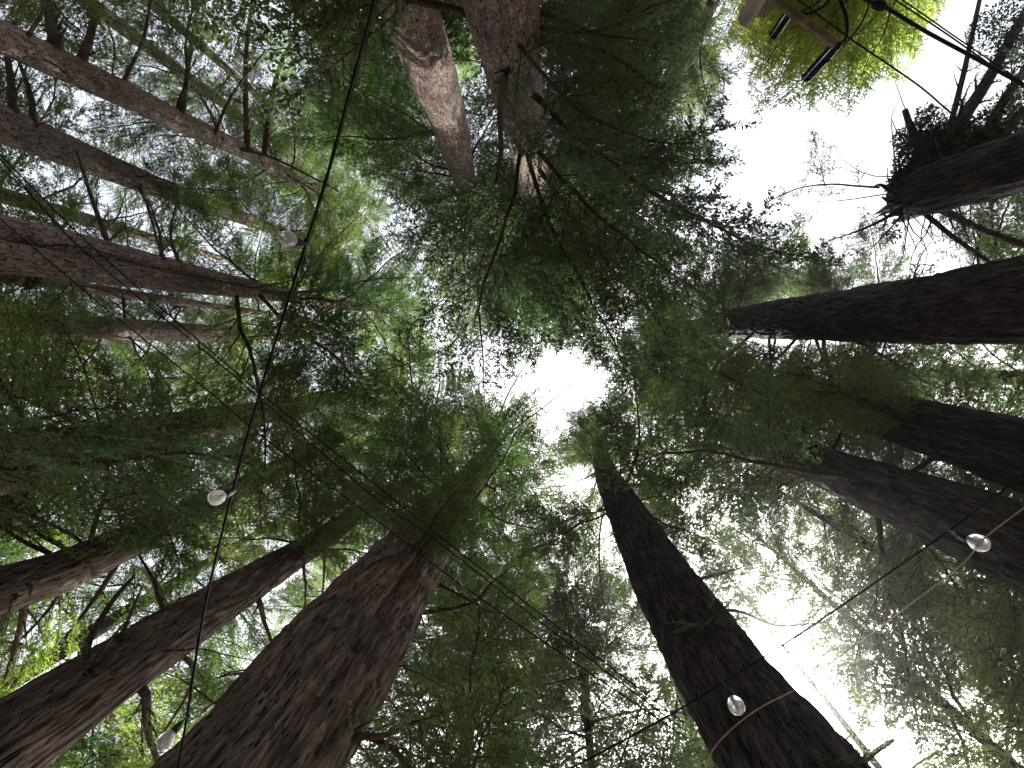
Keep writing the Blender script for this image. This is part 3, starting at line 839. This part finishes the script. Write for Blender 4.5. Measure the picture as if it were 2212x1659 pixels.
l11([(1900, 405, z11 + .3), (1850, 402, z11 + .6), (1790, 398, z11 + 1), (1720, 408, z11 + 1.4), (1650, 440, z11 + 1.8)], .028, .012, 309, leafy=.7, width=.2, ntw=12, wob=.006)
l11([(1945, 450, z11), (1900, 478, z11 + .4), (1850, 500, z11 + .7), (1790, 520, z11 + 1.2)], .045, .012, 310, leafy=.8, width=.16, ntw=12, wob=.006)
l11([(1782, 400, z11 + 1), (1770, 350, z11 + 1.3), (1755, 285, z11 + 1.5)], .012, .006, 311, leafy=.9, width=.35, ntw=14)
for k, (a, b) in enumerate([((1940, 460), (1985, 560)), ((1950, 460), (1950, 540)), ((1930, 440), (1890, 510)), ((1965, 460), (2030, 540)), ((1995, 580), (1950, 640)), ((1990, 570), (2040, 580))]):
    l11([(a[0], a[1], z11), ((a[0] + b[0]) / 2 + 6, (a[1] + b[1]) / 2, z11 + .3), (b[0], b[1], z11 + .6)], .014, .006, 320 + k, leafy=.25, width=.2, ntw=6)
def stub(pts, r0, r1, seed, name="branch_stub"):
    W = np.array([at(*p) for p in pts]); P = smooth_path(W, 10)
    r = np.random.default_rng(seed)
    V, Fc = tube(P, np.linspace(r0, r1, 10) * (1 + r.normal(0, .06, 10)), 9)
    return link(name, fix_tris(V - T11.base, Fc, name, M_DARK, True), T11.root)
stub([(2000, 400, z11), (1990, 340, z11 + .2), (1972, 290, z11 + .4), (1955, 238, z11 + .6)], .11, .062, 1)["label"] = "sawn off limb stub standing up among the ivy"
stub([(1950, 420, z11), (1935, 360, z11 + .2), (1925, 262, z11 + .4)], .022, .010, 2)
stub([(1948, 420, z11), (1943, 370, z11 + .2), (1942, 330, z11 + .3)], .035, .022, 3)
stub([(1925, 410, z11), (1917, 380, z11 + .1), (1917, 362, z11 + .2)], .016, .010, 4)
stub([(1935, 425, z11), (1905, 400, z11 + .1), (1885, 403, z11 + .2)], .06, .012, 5)
stub([(1940, 440, z11), (1920, 435, z11 + .1), (1905, 425, z11 + .2)], .06, .02, 6)
stub([(1950, 455, z11), (1920, 468, z11 + .1), (1905, 462, z11 + .2)], .05, .012, 7)
stub([(1950, 460, z11), (1935, 480, z11 + .1), (1915, 505, z11 + .2)], .03, .01, 8)
tp = T11.ax[-1]
for k in range(12):
    a_ = k / 12 * 2 * math.pi + random.uniform(-.15, .15); rr_ = tp[3] * random.uniform(.55, .95)
    b0 = np.array([tp[0] + rr_ * math.cos(a_), tp[1] + rr_ * math.sin(a_), tp[2] - .5])
    hgt = random.choice([.6, .75, .9, 1.1, 1.4])
    lean = np.array([math.cos(a_), math.sin(a_), 0]) * random.uniform(-.12, .1)
    Pp = smooth_path([b0, b0 + lean * .4 + [0, 0, hgt * .55], b0 + lean + [random.gauss(0, .03), random.gauss(0, .03), hgt]], 8)
    V, Fc = tube(Pp - T11.base, np.array([.12, .12, .11, .095, .075, .05, .03, .008]) * random.uniform(.7, 1.2), 7)
    link("splinter", fix_tris(V, Fc, "splinter", M_DARK, False), T11.root)
for k in range(20):
    a_ = random.uniform(0, 6.28); b0 = np.array([tp[0], tp[1], tp[2] - random.uniform(.1, 1.6)])
    dd = np.array([math.cos(a_), math.sin(a_), random.uniform(-.2, .5)]); Lk = random.uniform(.7, 2.4)
    Pp = smooth_path([b0, b0 + dd * Lk * .35 + np.random.normal(0, .07, 3), b0 + dd * Lk * .7 + np.random.normal(0, .12, 3), b0 + dd * Lk + np.random.normal(0, .16, 3)], 8)
    V, Fc = tube(Pp - T11.base, np.linspace(.022, .006, 8), 5)
    link("twig", fix_tris(V, Fc, "twig", M_DARK, True), T11.root)
# burl and shaggy ivy over the broken top
def blob(c, rx, seed, name, mat, n=24):
    u = np.linspace(0, math.pi, n); v = np.arange(2 * n) / (2 * n) * 2 * math.pi
    U, W_ = np.meshgrid(u, v, indexing='ij')
    k = 1 + .3 * vnoise(W_ / (2 * math.pi) * 6, U * 2.5, 6, seed) + .18 * vnoise(W_ / (2 * math.pi) * 14, U * 6, 14, seed + 1)
    X = np.stack([k * np.sin(U) * np.cos(W_) * rx[0], k * np.sin(U) * np.sin(W_) * rx[1], k * np.cos(U) * rx[2]], -1).reshape(-1, 3) + c
    m_ = 2 * n
    i = np.arange(n - 1)[:, None] * m_; j = np.arange(m_)[None, :]; j2 = (j + 1) % m_
    return X, np.stack([i + j, i + m_ + j, i + m_ + j2, i + j2], -1).reshape(-1, 4)
Vb, Fb = [], []; off = 0
for k, (px, py, dz, rad) in enumerate([(2045, 335, .1, .34), (1995, 370, .1, .30), (2100, 320, 0, .32), (1960, 400, .1, .22), (2020, 300, .3, .2)]):
    v_, f_ = blob(at(px, py, z11 + dz) - T11.base, (rad, rad, rad * 1.2), 400 + k, "burl", M_DARK)
    Vb.append(v_); Fb.append(f_ + off); off += len(v_)
link("burl", mesh_np("burl", np.vstack(Vb), np.vstack(Fb), M_DARK, True), T11.root)
def leaf_cloud(centres, n, ll, lw, r):
    C = np.array([c for c, _, _ in centres]); R_ = np.array([q_ for _, q_, _ in centres]); W_ = np.array([w for _, _, w in centres], float)
    k = r.choice(len(C), n, p=W_ / W_.sum())
    d = r.normal(0, 1, (n, 3)); d /= np.linalg.norm(d, axis=1)[:, None]
    B = C[k] + d * (R_[k] * r.random(n) ** .45)[:, None]
    ld = d + r.normal(0, .8, (n, 3)); ld /= np.linalg.norm(ld, axis=1)[:, None]
    wv = np.cross(ld, r.normal(0, 1, (n, 3))); wv /= np.linalg.norm(wv, axis=1)[:, None]
    l = (ll * (.6 + .8 * r.random(n)))[:, None]; w = (lw * (.6 + .8 * r.random(n)))[:, None]
    return np.stack([B, B + ld * l * .4 + wv * w * .5, B + ld * l, B + ld * l * .4 - wv * w * .5], 1).reshape(-1, 3), np.arange(n * 4).reshape(-1, 4)
cen = [(at(px, py, z11 + dz), R_, w) for px, py, dz, R_, w in [(2045, 325, .2, .62, 3), (1990, 350, .2, .55, 3), (2110, 300, .1, .55, 2.5), (2010, 290, .4, .38, 1.2), (1965, 300, .4, .32, 1), (1950, 395, .2, .3, 1),
        (2170, 290, .1, .4, 1), (2000, 250, .5, .22, .4), (1930, 500, .3, .25, .2), (2160, 60, 1.6, .6, 1.6), (2200, 110, 1.2, .5, 1.2), (2190, 230, .6, .45, .8)]]
v_, f_ = leaf_cloud(cen, 15000, .075, .045, np.random.default_rng(5))
iv = link("ivy", mesh_np("ivy", v_ - T11.base, f_, LEAF["ivy"]), T11.root); iv["kind"] = "stuff"; iv["label"] = "dark ivy clumped over the broken top"

# ------------------------------------------------------------------ broadleaf tree lit yellow green by the sun
YT = add_tree("broadleaf_tree", "sunlit yellow green broadleaf tree behind the utility pole",
    [(1990, -330, 60), (1900, -160, 42), (1820, -20, 26)], 13.0, 17.5, M_LIMB, 501, "yellow", 9, 3, 0, clear=[], nth=40)
for k in range(2600):
    if YT.n >= 95: break
    px = random.uniform(1550, 2045); py = random.uniform(-230, 215)
    if not in_poly(px, py, YPOLY): continue
    z = random.uniform(11.5, 15)
    e = at(px, py, z)                       # tip of the bough; it grows from the stem
    a = axis_at(YT, max(8, z - 2.2))
    d = e - a[:3]; L = np.linalg.norm(d)
    v = VARIANTS["broad"][random.randrange(5)]
    az = math.atan2(d[1], d[0]) + random.gauss(0, .3); pit = math.asin(max(-1, min(1, d[2] / L)))
    s = random.uniform(.5, .8)
    Rm = Matrix.Rotation(az, 3, 'Z') @ Matrix.Rotation(-pit * .6, 3, 'Y') @ Matrix.Rotation(random.uniform(-.6, .6), 3, 'X')
    p0 = e - np.array(Rm @ Vector((1, 0, 0))) * 3 * s
    P = v["cent"] @ np.array(Rm).T * s + p0
    qx, qy, dep = project(P)
    fr = [in_poly(qx[i], qy[i], YPOLY) for i in range(0, 140, 4)]
    if sum(fr) < len(fr) * .84: continue
    o = link("branch", v["wood"], YT.root); o.location = Vector(p0 - YT.base); o.rotation_euler = Rm.to_euler(); o.scale = (s, s, s)
    f = link("foliage", v["fol"], o); f["kind"] = "stuff"
    f.material_slots[0].link = 'OBJECT'; f.material_slots[0].material = LEAF["yellow"]
    YT.n += 1
for k, (a, b, c) in enumerate([((1850, -60), (1800, 60), (1745, 190)), ((1860, -60), (1870, 60), (1865, 175)), ((1880, -70), (1940, 20), (1960, 120)), ((1840, -60), (1740, 30), (1665, 150)), ((1830, -60), (1700, -20), (1620, 40))]):
    limb(YT, [(a[0], a[1], 12.5), (b[0], b[1], 14), (c[0], c[1], 15.5)], .05, .012, leafy=.8, width=.25, ntw=14, seed=510 + k, spacing=.017, ll=.052, lw=.036, droop=.05)

# ------------------------------------------------------------------ fill the canopy bough by bough
live = [t for t in TREES if t.weight > 0]
wts = [t.weight for t in live]
accepted = 0
GLOW_HAZE = 0.0005
MAXB = 1500
need_by_pass = [(.6, 9000), (.4, 14000), (.2, 24000)]
for need, tries in need_by_pass:
    for _ in range(tries):
        if accepted >= MAXB: break
        t = random.choices(live, wts)[0]
        if t.n >= 150: continue
        z = random.uniform(t.zmin, t.H - .6)
        u = (z - t.zmin) / (t.H - t.zmin)
        L = t.Lmax * (1 - u) ** .42 * random.uniform(.75, 1.15) + .8
        az = random.uniform(0, 2 * math.pi)
        pitch = math.radians(-14 + 34 * u + random.gauss(0, 9))
        x = random.random()
        kind = "dense" if x < t.mix[0] else ("airy" if x < t.mix[0] + t.mix[1] else "hang")
        if try_bough(t, z, az, L, pitch, random.gauss(0, .25), kind, need=need): accepted += 1
# boughs hanging in front of the upper trunks
COVER = [(T8, [(900, 1190), (950, 1130), (985, 1085), (930, 1160)]), (T7, [(690, 1165), (665, 1180), (720, 1150)]),
         (T10, [(1500, 712), (1560, 702), (1600, 695), (1450, 720)]), (T13, [(1700, 975), (1650, 960), (1600, 940)]), (T12, [(1960, 905), (1900, 890), (1850, 880), (1780, 865), (1720, 850)]),
         (T2, [(330, 400), (400, 425), (460, 450)]), (T6, [(290, 1165), (370, 1130), (450, 1095), (560, 1030)]), (T5, [(150, 970), (330, 930)]),
         (T4, [(120, 705), (200, 708), (520, 722)]), (T3, [(570, 628), (610, 632)]), (T9, [(1320, 1075), (1300, 990)]), (T15, [(1150, 430), (1150, 460)]), (T14, [(1000, 390), (1010, 420)])]
for t, cps in COVER:
    for (px, py) in cps:
        for att in range(60):
            zc_ = zt(t, px, py); z = zc_ - random.uniform(.6, 4.5)
            if z < 5: continue
            e = at(px + random.uniform(-25, 25), py + random.uniform(-25, 25), z + random.uniform(-.5, .5))
            a = axis_at(t, z); d = e - a[:3]; hd_ = math.hypot(d[0], d[1])
            if hd_ > 4.5 or hd_ < .5: continue
            if try_bough(t, z, math.atan2(d[1], d[0]), hd_ * 1.5 + .4, math.atan2(d[2], hd_) * .7, random.gauss(0, .3), random.choice(["dense", "airy"]), need=-9, tol=.12):
                accepted += 1; break
# boughs reaching for the thinnest places
inframe_cells = [(a_, b_) for a_ in range(MX, NY - MX) for b_ in range(MX, NX - MX)]
for rnd in range(8):
    un = np.clip(target - cur, 0, None)
    cells = sorted(inframe_cells, key=lambda c: -un[c])[:900]
    random.shuffle(cells)
    for (a_, b_) in cells:
        if accepted >= MAXB: break
        if target[a_, b_] - cur[a_, b_] < .45: continue
        for att in range(22):
            t = random.choices(live, wts)[0]
            z = random.uniform(t.zmin, t.H - .6)
            e = at(xs[b_], ys[a_], z + random.uniform(-.8, .5))
            a = axis_at(t, z); d = (e - a[:3]); hd_ = math.hypot(d[0], d[1])
            u = (z - t.zmin) / (t.H - t.zmin)
            if hd_ > max(3.2, t.Lmax * (1 - u * .6), 5.6 if t.r < 9 and z > 18 else 0) or hd_ < .6 or t.n > 170: continue
            L = min(6.5, hd_ * 1.35 + .3)
            kind = "dense" if random.random() < .75 else "airy"
            if try_bough(t, z, math.atan2(d[1], d[0]), L, math.atan2(d[2], hd_) * .7, random.gauss(0, .25), kind, need=.08, tol=.07):
                accepted += 1; break
# thin twiggy sprays straying across the opening overhead
nst = 0
for att in range(4000):
    if nst >= 5: break
    px, py = random.uniform(1010, 1400), random.uniform(700, 1120)
    t = random.choice([T8, T9, T15, T10, T13, T7, T14])
    z = random.uniform(20, t.H - 1); e = at(px, py, z); a = axis_at(t, z); d = e - a[:3]; hd_ = math.hypot(d[0], d[1])
    if not 1.2 < hd_ < 5.5: continue
    if try_bough(t, z, math.atan2(d[1], d[0]), hd_ * 1.1 + .3, math.atan2(d[2], hd_) * .7 + .1, random.gauss(0, .3), "airy", need=-.4, tol=.3): nst += 1
print("STRAY", nst)
for t in live:      # a few dead lower limbs on each trunk
    for k in range(3):
        z = random.uniform(max(6, t.zmin - 5), t.zmin + 3)
        try_bough(t, z, random.uniform(0, 6.28), random.uniform(1.2, 2.4), random.gauss(-.1, .15), 0, "dead", force=True)
inv = (slice(MX, NY - MX), slice(MX, NX - MX))
print("BOUGHS", accepted, "target mean", target[inv].mean(), "current mean", cur[inv].mean(), "unmet", np.clip(target[inv] - cur[inv], 0, None).mean())
um = np.clip(target - cur, 0, None)[inv]
for rr_ in range(0, um.shape[0], 12):
    print("UNMET", " ".join("%.1f" % um[rr_:rr_ + 12, c_:c_ + 12].mean() for c_ in range(0, um.shape[1], 12)))

# ------------------------------------------------------------------ cables, wires, string lights
M_BLACK = plain("black_rubber", (0.012, 0.012, 0.013), 0.85, spec=0.1)
M_WIRE = plain("dark_wire", (0.02, 0.02, 0.022), 0.85, spec=0.1)
M_TAN = plain("tan_cord", (0.35, 0.29, 0.2), 0.8)
M_STEEL = plain("galvanised_steel", (0.55, 0.56, 0.58), 0.35, 0.9, .15)
M_SOCK = plain("socket_plastic", (0.010, 0.012, 0.011), 0.7, spec=0.15)
m_glass, nt, out = new_mat("milky_glass")
gl = nt.nodes.new("ShaderNodeBsdfGlass"); gl.inputs["IOR"].default_value = 1.25; gl.inputs["Roughness"].default_value = .03
df = nt.nodes.new("ShaderNodeBsdfDiffuse"); df.inputs["Color"].default_value = (.75, .74, .7, 1)
tl = nt.nodes.new("ShaderNodeBsdfTranslucent"); tl.inputs["Color"].default_value = (.75, .74, .7, 1)
ms = nt.nodes.new("ShaderNodeMixShader"); ms.inputs[0].default_value = .6
nt.links.new(df.outputs[0], ms.inputs[1]); nt.links.new(tl.outputs[0], ms.inputs[2])
m3 = nt.nodes.new("ShaderNodeMixShader"); m3.inputs[0].default_value = .34
nt.links.new(gl.outputs[0], m3.inputs[1]); nt.links.new(ms.outputs[0], m3.inputs[2])
nt.links.new(m3.outputs[0], out.inputs["Surface"])
M_AMBER = plain("filament_mount", (0.45, 0.38, 0.25), 0.4)

def cable(name, pix, z, rad, mat, label, cat, group=None, n=60, sag=0, zs=None):
    zz = zs or [z] * len(pix)
    W = np.array([at(p[0], p[1], h) for p, h in zip(pix, zz)])
    P = smooth_path(W, n)
    base = P[0].copy()
    V, Fc = tube(P - base, rad, 8)
    o = link(name, fix_tris(V, Fc, name, mat, True)); o.location = Vector(base)
    return set_props(o, label, cat, group)

ZS = 4.5
cable("light_cable", [(845, -160), (808, 0), (760, 180), (700, 400), (625, 640), (540, 920), (480, 1150), (438, 1335), (402, 1560), (385, 1660), (365, 1800)], ZS, .0072, M_BLACK,
      "thick black cable carrying string lights down the left side of the picture", "cable", n=90)
cable("messenger_wire", [(853, -160), (814, 0), (766, 180), (704, 400), (633, 640), (545, 920), (487, 1150), (433, 1335), (408, 1560), (380, 1660), (372, 1800)], ZS + .02, .0020, M_WIRE,
      "thin support wire running beside the thick black light cable", "wire", n=90)
cable("light_cable", [(2330, 930), (2212, 1024), (2075, 1128), (1956, 1213), (1751, 1354), (1639, 1426), (1549, 1483), (1416, 1562), (1248, 1652), (1120, 1720)], ZS, .0048, M_BLACK,
      "slim dark light cable slanting across the lower right trunks", "cable", n=80)
for lab, pts, z in [
    ("upper of the twin dark wires slanting from left edge to bottom centre", [(-160, 200), (0, 335), (197, 531), (540, 830), (796, 1035), (960, 1166), (1086, 1264), (1478, 1562)], 6.5),
    ("lower of the twin dark wires slanting from left edge to bottom centre", [(-160, 205), (0, 345), (169, 531), (479, 790), (796, 1064), (931, 1159), (1176, 1350), (1482, 1580)], 6.5),
    ("single dark wire slanting below and left of the twin wires", [(-160, 330), (0, 472), (68, 531), (230, 668), (432, 830), (598, 967), (796, 1111), (982, 1253), (1248, 1436), (1484, 1595)], 6.4)]:
    cable("overhead_wire", pts, z, .0062, M_WIRE, lab, "wire", "wires crossing the clearing", n=90)
cable("cord", [(2300, 1030), (2212, 1097), (2130, 1160), (2075, 1222), (1960, 1310), (1860, 1385), (1790, 1437), (1740, 1478), (1640, 1530), (1575, 1580), (1540, 1620), (1536, 1640), (1552, 1662), (1570, 1690)], ZS - .2, .0028, M_TAN,
      "thin tan cord passing behind both bulbs at the lower right", "cord", n=90)

def bulb(px, py, cpx, cpy, label, tilt=0.0, s=1.0):
    """px,py: glass centre, cpx,cpy: where its lead leaves the cable"""
    z = ZS - .22
    c = at(px, py, z)
    root = empty("light_bulb", c, label, "light bulb", "bulbs of the string lights")
    axis = np.array([0, 0, 1.0]) + np.array([math.cos(tilt), math.sin(tilt), 0]) * .25
    axis /= np.linalg.norm(axis)
    rot = Vector((0, 0, 1)).rotation_difference(Vector(axis)).to_matrix()
    R3 = np.array(rot)
    def lathe(prof, n=28):
        th = np.arange(n) / n * 2 * math.pi
        V = np.array([[r_ * math.cos(a), r_ * math.sin(a), h] for r_, h in prof for a in th])
        i = np.arange(len(prof) - 1)[:, None] * n; j = np.arange(n)[None, :]; j2 = (j + 1) % n
        return (V @ R3.T) * s, np.stack([i + j, i + j2, i + n + j2, i + n + j], -1).reshape(-1, 4)
    prof = [(.0006, -.040), (.012, -.0385), (.022, -.034), (.031, -.025), (.0365, -.013), (.038, 0), (.037, .010), (.034, .021), (.028, .033), (.0215, .043), (.0165, .052)]
    V, Fc = lathe(prof)
    me = mesh_np("glass", V, Fc, m_glass, True)
    link("glass", me, root)
    prof = [(.0005, .047), (.0135, .048), (.0185, .049), (.0205, .055), (.0205, .076), (.018, .080), (.018, .097), (.0125, .107), (.0075, .121), (.0005, .123)]
    V, Fc = lathe(prof); link("socket", mesh_np("socket", V, Fc, M_SOCK, True), root)
    prof = [(.0005, .012), (.004, .014), (.005, .03), (.008, .05), (.0095, .057)]
    V, Fc = lathe(prof, 12); st = link("filament_mount", mesh_np("filament_mount", V, Fc, M_AMBER, True), root)
    t = np.linspace(0, 1, 20); P = np.stack([.010 * np.cos(t * 9), .010 * np.sin(t * 9), .014 - .02 * t], 1)
    V, Fc = tube((P @ R3.T) * s, .0011, 5); link("filament", fix_tris(V, Fc, "filament", M_AMBER, True), root)
    top = axis * .121 * s
    e = at(cpx, cpy, ZS) - c
    P = smooth_path([top, top * .5 + e * .5 + np.array([0, 0, .02]), e], 12)
    V, Fc = tube(P, .0035, 6); link("lead", fix_tris(V, Fc, "lead", M_SOCK, True), root)
    V, Fc = tube([e + np.array([0, 0, -.012]), e + np.array([0, 0, .012])], .011, 10); link("cable_clip", fix_tris(V, Fc, "cable_clip", M_SOCK, True), root)
bulb(622, 515, 662, 520, "round clear bulb on the thick cable at the upper left, topmost on its cable", math.radians(10))
bulb(467, 1075, 503, 1062, "clear bulb beside the thick cable at mid height on the left, over dark leaves", math.radians(-15))
bulb(357, 1600, 405, 1550, "clear bulb at the bottom left between the two brown trunks, lowest on its cable", math.radians(-60))
bulb(2116, 1173, 2050, 1148, "milky bulb hanging before the black trunk at the right edge", math.radians(200))
bulb(1591, 1525, 1560, 1478, "milky bulb hanging before the dark trunk beside the sun glare", math.radians(240))

# ------------------------------------------------------------------ utility pole, crossarm and its gear
M_WOOD = bark_material("weathered_pole", (0.13, 0.12, 0.10), (0.31, 0.295, 0.265), (0.5, 0.48, 0.44), pits=.26, stretch=.08, scale=8, bump=.25)
M_ARM = bark_material("crossarm_timber", (0.07, 0.06, 0.042), (0.15, 0.13, 0.10), (0.22, 0.195, 0.155), pits=.25, stretch=.3, scale=8, bump=.25)
pr = 6.3
ptop = at(1612, 40, CAM[2] + pr / math.hypot(*ray(1612, 40)[:2]))
pole_base = np.array([ptop[0], ptop[1], 0.0])
pole = empty("utility_pole", pole_base, "weathered wooden utility pole end with timber crossarm at the top right", "utility pole")
H = ptop[2]
zs_ = np.linspace(-.1, H, 40)
P = np.stack([zs_ * 0, zs_ * 0, zs_], 1)
V, Fc = tube(P, .165 - .035 * zs_ / H, 28)
link("post", fix_tris(V, Fc, "post", M_WOOD, True), pole)
def box_between(a, b, wx, wz, up=(0, 0, 1), bev=.008):
    a = np.asarray(a, float); b = np.asarray(b, float); T = (b - a) / np.linalg.norm(b - a)
    S_ = np.cross(T, np.asarray(up, float)); S_ /= np.linalg.norm(S_); U = np.cross(S_, T)
    prof = [(-wx / 2 + bev, -wz / 2), (wx / 2 - bev, -wz / 2), (wx / 2, -wz / 2 + bev), (wx / 2, wz / 2 - bev), (wx / 2 - bev, wz / 2), (-wx / 2 + bev, wz / 2), (-wx / 2, wz / 2 - bev), (-wx / 2, -wz / 2 + bev)]
    V = [p + S_ * x + U * y for p in (a, b) for x, y in prof]
    Fc = [(i, (i + 1) % 8, 8 + (i + 1) % 8, 8 + i) for i in range(8)] + [tuple(range(7, -1, -1)), tuple(range(8, 16))]
    return V, Fc
def pyd(name, V, Fc, mat, parent):
    me = bpy.data.meshes.new(name); me.from_pydata([tuple(v) for v in V], [], Fc); me.materials.append(mat); me.update()
    return link(name, me, parent)
pb = np.array([ptop[0], ptop[1], 0])
side = at(1660, 0, H - 1) - at(1612, 0, H - 1); side /= np.linalg.norm(side)
brace_off = side * .20
V, Fc = box_between(brace_off + [0, 0, H - 2.6], brace_off + [0, 0, H - .12], .10, .15, up=side)
pyd("timber_brace", V, Fc, M_ARM, pole)
za = 8.5 + 1.6
arm_a = at(1640, -25, za) - pb; arm_b = at(1806, 97, za) - pb
V, Fc = box_between(arm_a, arm_b, .10, .09)
pyd("crossarm", V, Fc, M_ARM, pole)
def rack(px, py, h, label, w=1.0):
    b = at(px, py, za + .06)
    root = empty("insulator_rack", b, label, "insulator", "gear on the crossarm")
    V, Fc = tube([[0, 0, 0], [0, 0, h * .12], [0, 0, h * .14], [0, 0, h * .9]], [.03 * w, .03 * w, .045 * w, .045 * w], 14)
    link("core", fix_tris(V, Fc, "core", M_BLACK, True), root)
    Vs, Fs = [], []; o_ = 0
    for k in range(9):      # sheds of the insulator
        z = h * (.18 + .075 * k)
        V, Fc = tube([[0, 0, z], [0, 0, z + .012], [0, 0, z + .02]], [.05 * w, .075 * w, .045 * w], 14)
        Vs.append(V); Fs.append(Fc + o_); o_ += len(V)
    link("shed_stack", fix_tris(np.vstack(Vs), np.vstack(Fs), "shed_stack", M_BLACK, True), root)
    for k in range(3):
        a = k * 2.1 + .5
        x, y = .075 * w * math.cos(a), .085 * w * math.sin(a)
        V, Fc = tube([[x, y, 0], [x, y, h]], .009, 8)
        link("steel_rod", fix_tris(V, Fc, "steel_rod", M_STEEL, True), root)
    for k in range(2):
        z = (.04, h * .96)[k]
        V, Fc = tube([[0, 0, z - .012], [0, 0, z + .012]], .07 * w, 16)
        link("end_plate", fix_tris(V, Fc, "end_plate", M_BLACK, False), root)
    for k in range(3):
        a = k * 2.1
        P = smooth_path([[0, 0, h], [.05 * math.cos(a), .05 * math.sin(a), h + .05], [.11 * math.cos(a), .11 * math.sin(a), h + .02]], 8)
        V, Fc = tube(P, .009, 6); link("hook", fix_tris(V, Fc, "hook", M_BLACK, True), root)
rack(1808, 95, 1.0, "black insulator with bright steel rods at the free end of the crossarm")
rack(1706, 24, .62, "smaller dark insulator with steel rods near the middle of the crossarm", .85)
for lab, pts, z, rd in [
    ("black cable loop from the top edge curling down to the middle insulator", [(1812, -40), (1790, 2), (1765, 22), (1740, 30), (1722, 28), (1706, 24)], za + .1, .022),
    ("thick black cable loop dropping from the top edge to the crossarm end", [(1805, -40), (1817, 5), (1827, 32), (1830, 60), (1826, 85), (1812, 95)], za + .15, .024),
    ("long thin black cable arc sweeping past the crossarm end insulator", [(1890, -40), (1878, 5), (1862, 48), (1832, 88), (1800, 122), (1775, 142), (1757, 156)], za + .4, .013),
    ("short black jumper cable above the middle insulator at the top edge", [(1795, -30), (1770, 2), (1745, 18), (1724, 28)], za + .25, .012)]:
    cable("jumper_cable", pts, z, rd, M_BLACK, lab, "cable", "gear on the crossarm", n=30)
for lab, pts, z, rd in [
    ("thickest black power line crossing the top right corner of the picture", [(1700, -95), (1873, 0), (1909, 14), (2000, 68), (2100, 122), (2212, 184), (2350, 262)], 8.4, .021),
    ("thin power line running from the crossarm down toward the broken tree", [(1640, -60), (1725, 0), (1841, 86), (1978, 180), (2040, 232), (2075, 262)], 8.6, .010),
    ("upper thin line of the pair above the thickest black power line", [(1860, -55), (1949, 0), (2050, 70), (2100, 104), (2212, 180), (2320, 252)], 8.9, .008),
    ("lower thin line of the pair above the thickest black power line", [(1850, -55), (1934, 0), (2040, 70), (2100, 112), (2212, 190), (2320, 262)], 8.7, .009)]:
    cable("power_line", pts, z, rd, M_BLACK, lab, "power line", "power lines at the top right", n=40)
sp = at(1902, 11, 8.4)
V, Fc = tube(np.array([at(1888, 5, 8.4), at(1900, 11, 8.4), at(1912, 16, 8.4)]) - sp, [.05, .06, .04], 10)
o = link("splice_box", fix_tris(V, Fc, "splice_box", M_BLACK, True)); o.location = Vector(sp)
set_props(o, "black splice clamped round the thickest power line", "cable splice")

# ------------------------------------------------------------------ added air volume, stands in for the lens glow round the sun
if GLOW_HAZE > 0:
    m, nt, out = new_mat("glow_haze")
    pv = nt.nodes.new("ShaderNodeVolumePrincipled")
    pv.inputs["Density"].default_value = GLOW_HAZE
    pv.inputs["Color"].default_value = (0.93, 0.94, 0.97, 1)
    pv.inputs["Anisotropy"].default_value = 0.9
    nt.links.new(pv.outputs["Volume"], out.inputs["Volume"])
    X = 26.0
    V = [(x, y, z) for z in (-1.2, 40.0) for x, y in ((-X, -X), (X, -X), (X, X), (-X, X))]
    Fh = [(0, 3, 2, 1), (4, 5, 6, 7), (0, 1, 5, 4), (1, 2, 6, 5), (2, 3, 7, 6), (3, 0, 4, 7)]
    hz = pyd("glow_haze", V, Fh, m, None)
    hz["kind"] = "stuff"
    hz["label"] = "added thin air volume standing in for the lens glow around the sun"
    cy.volume_bounces = 0
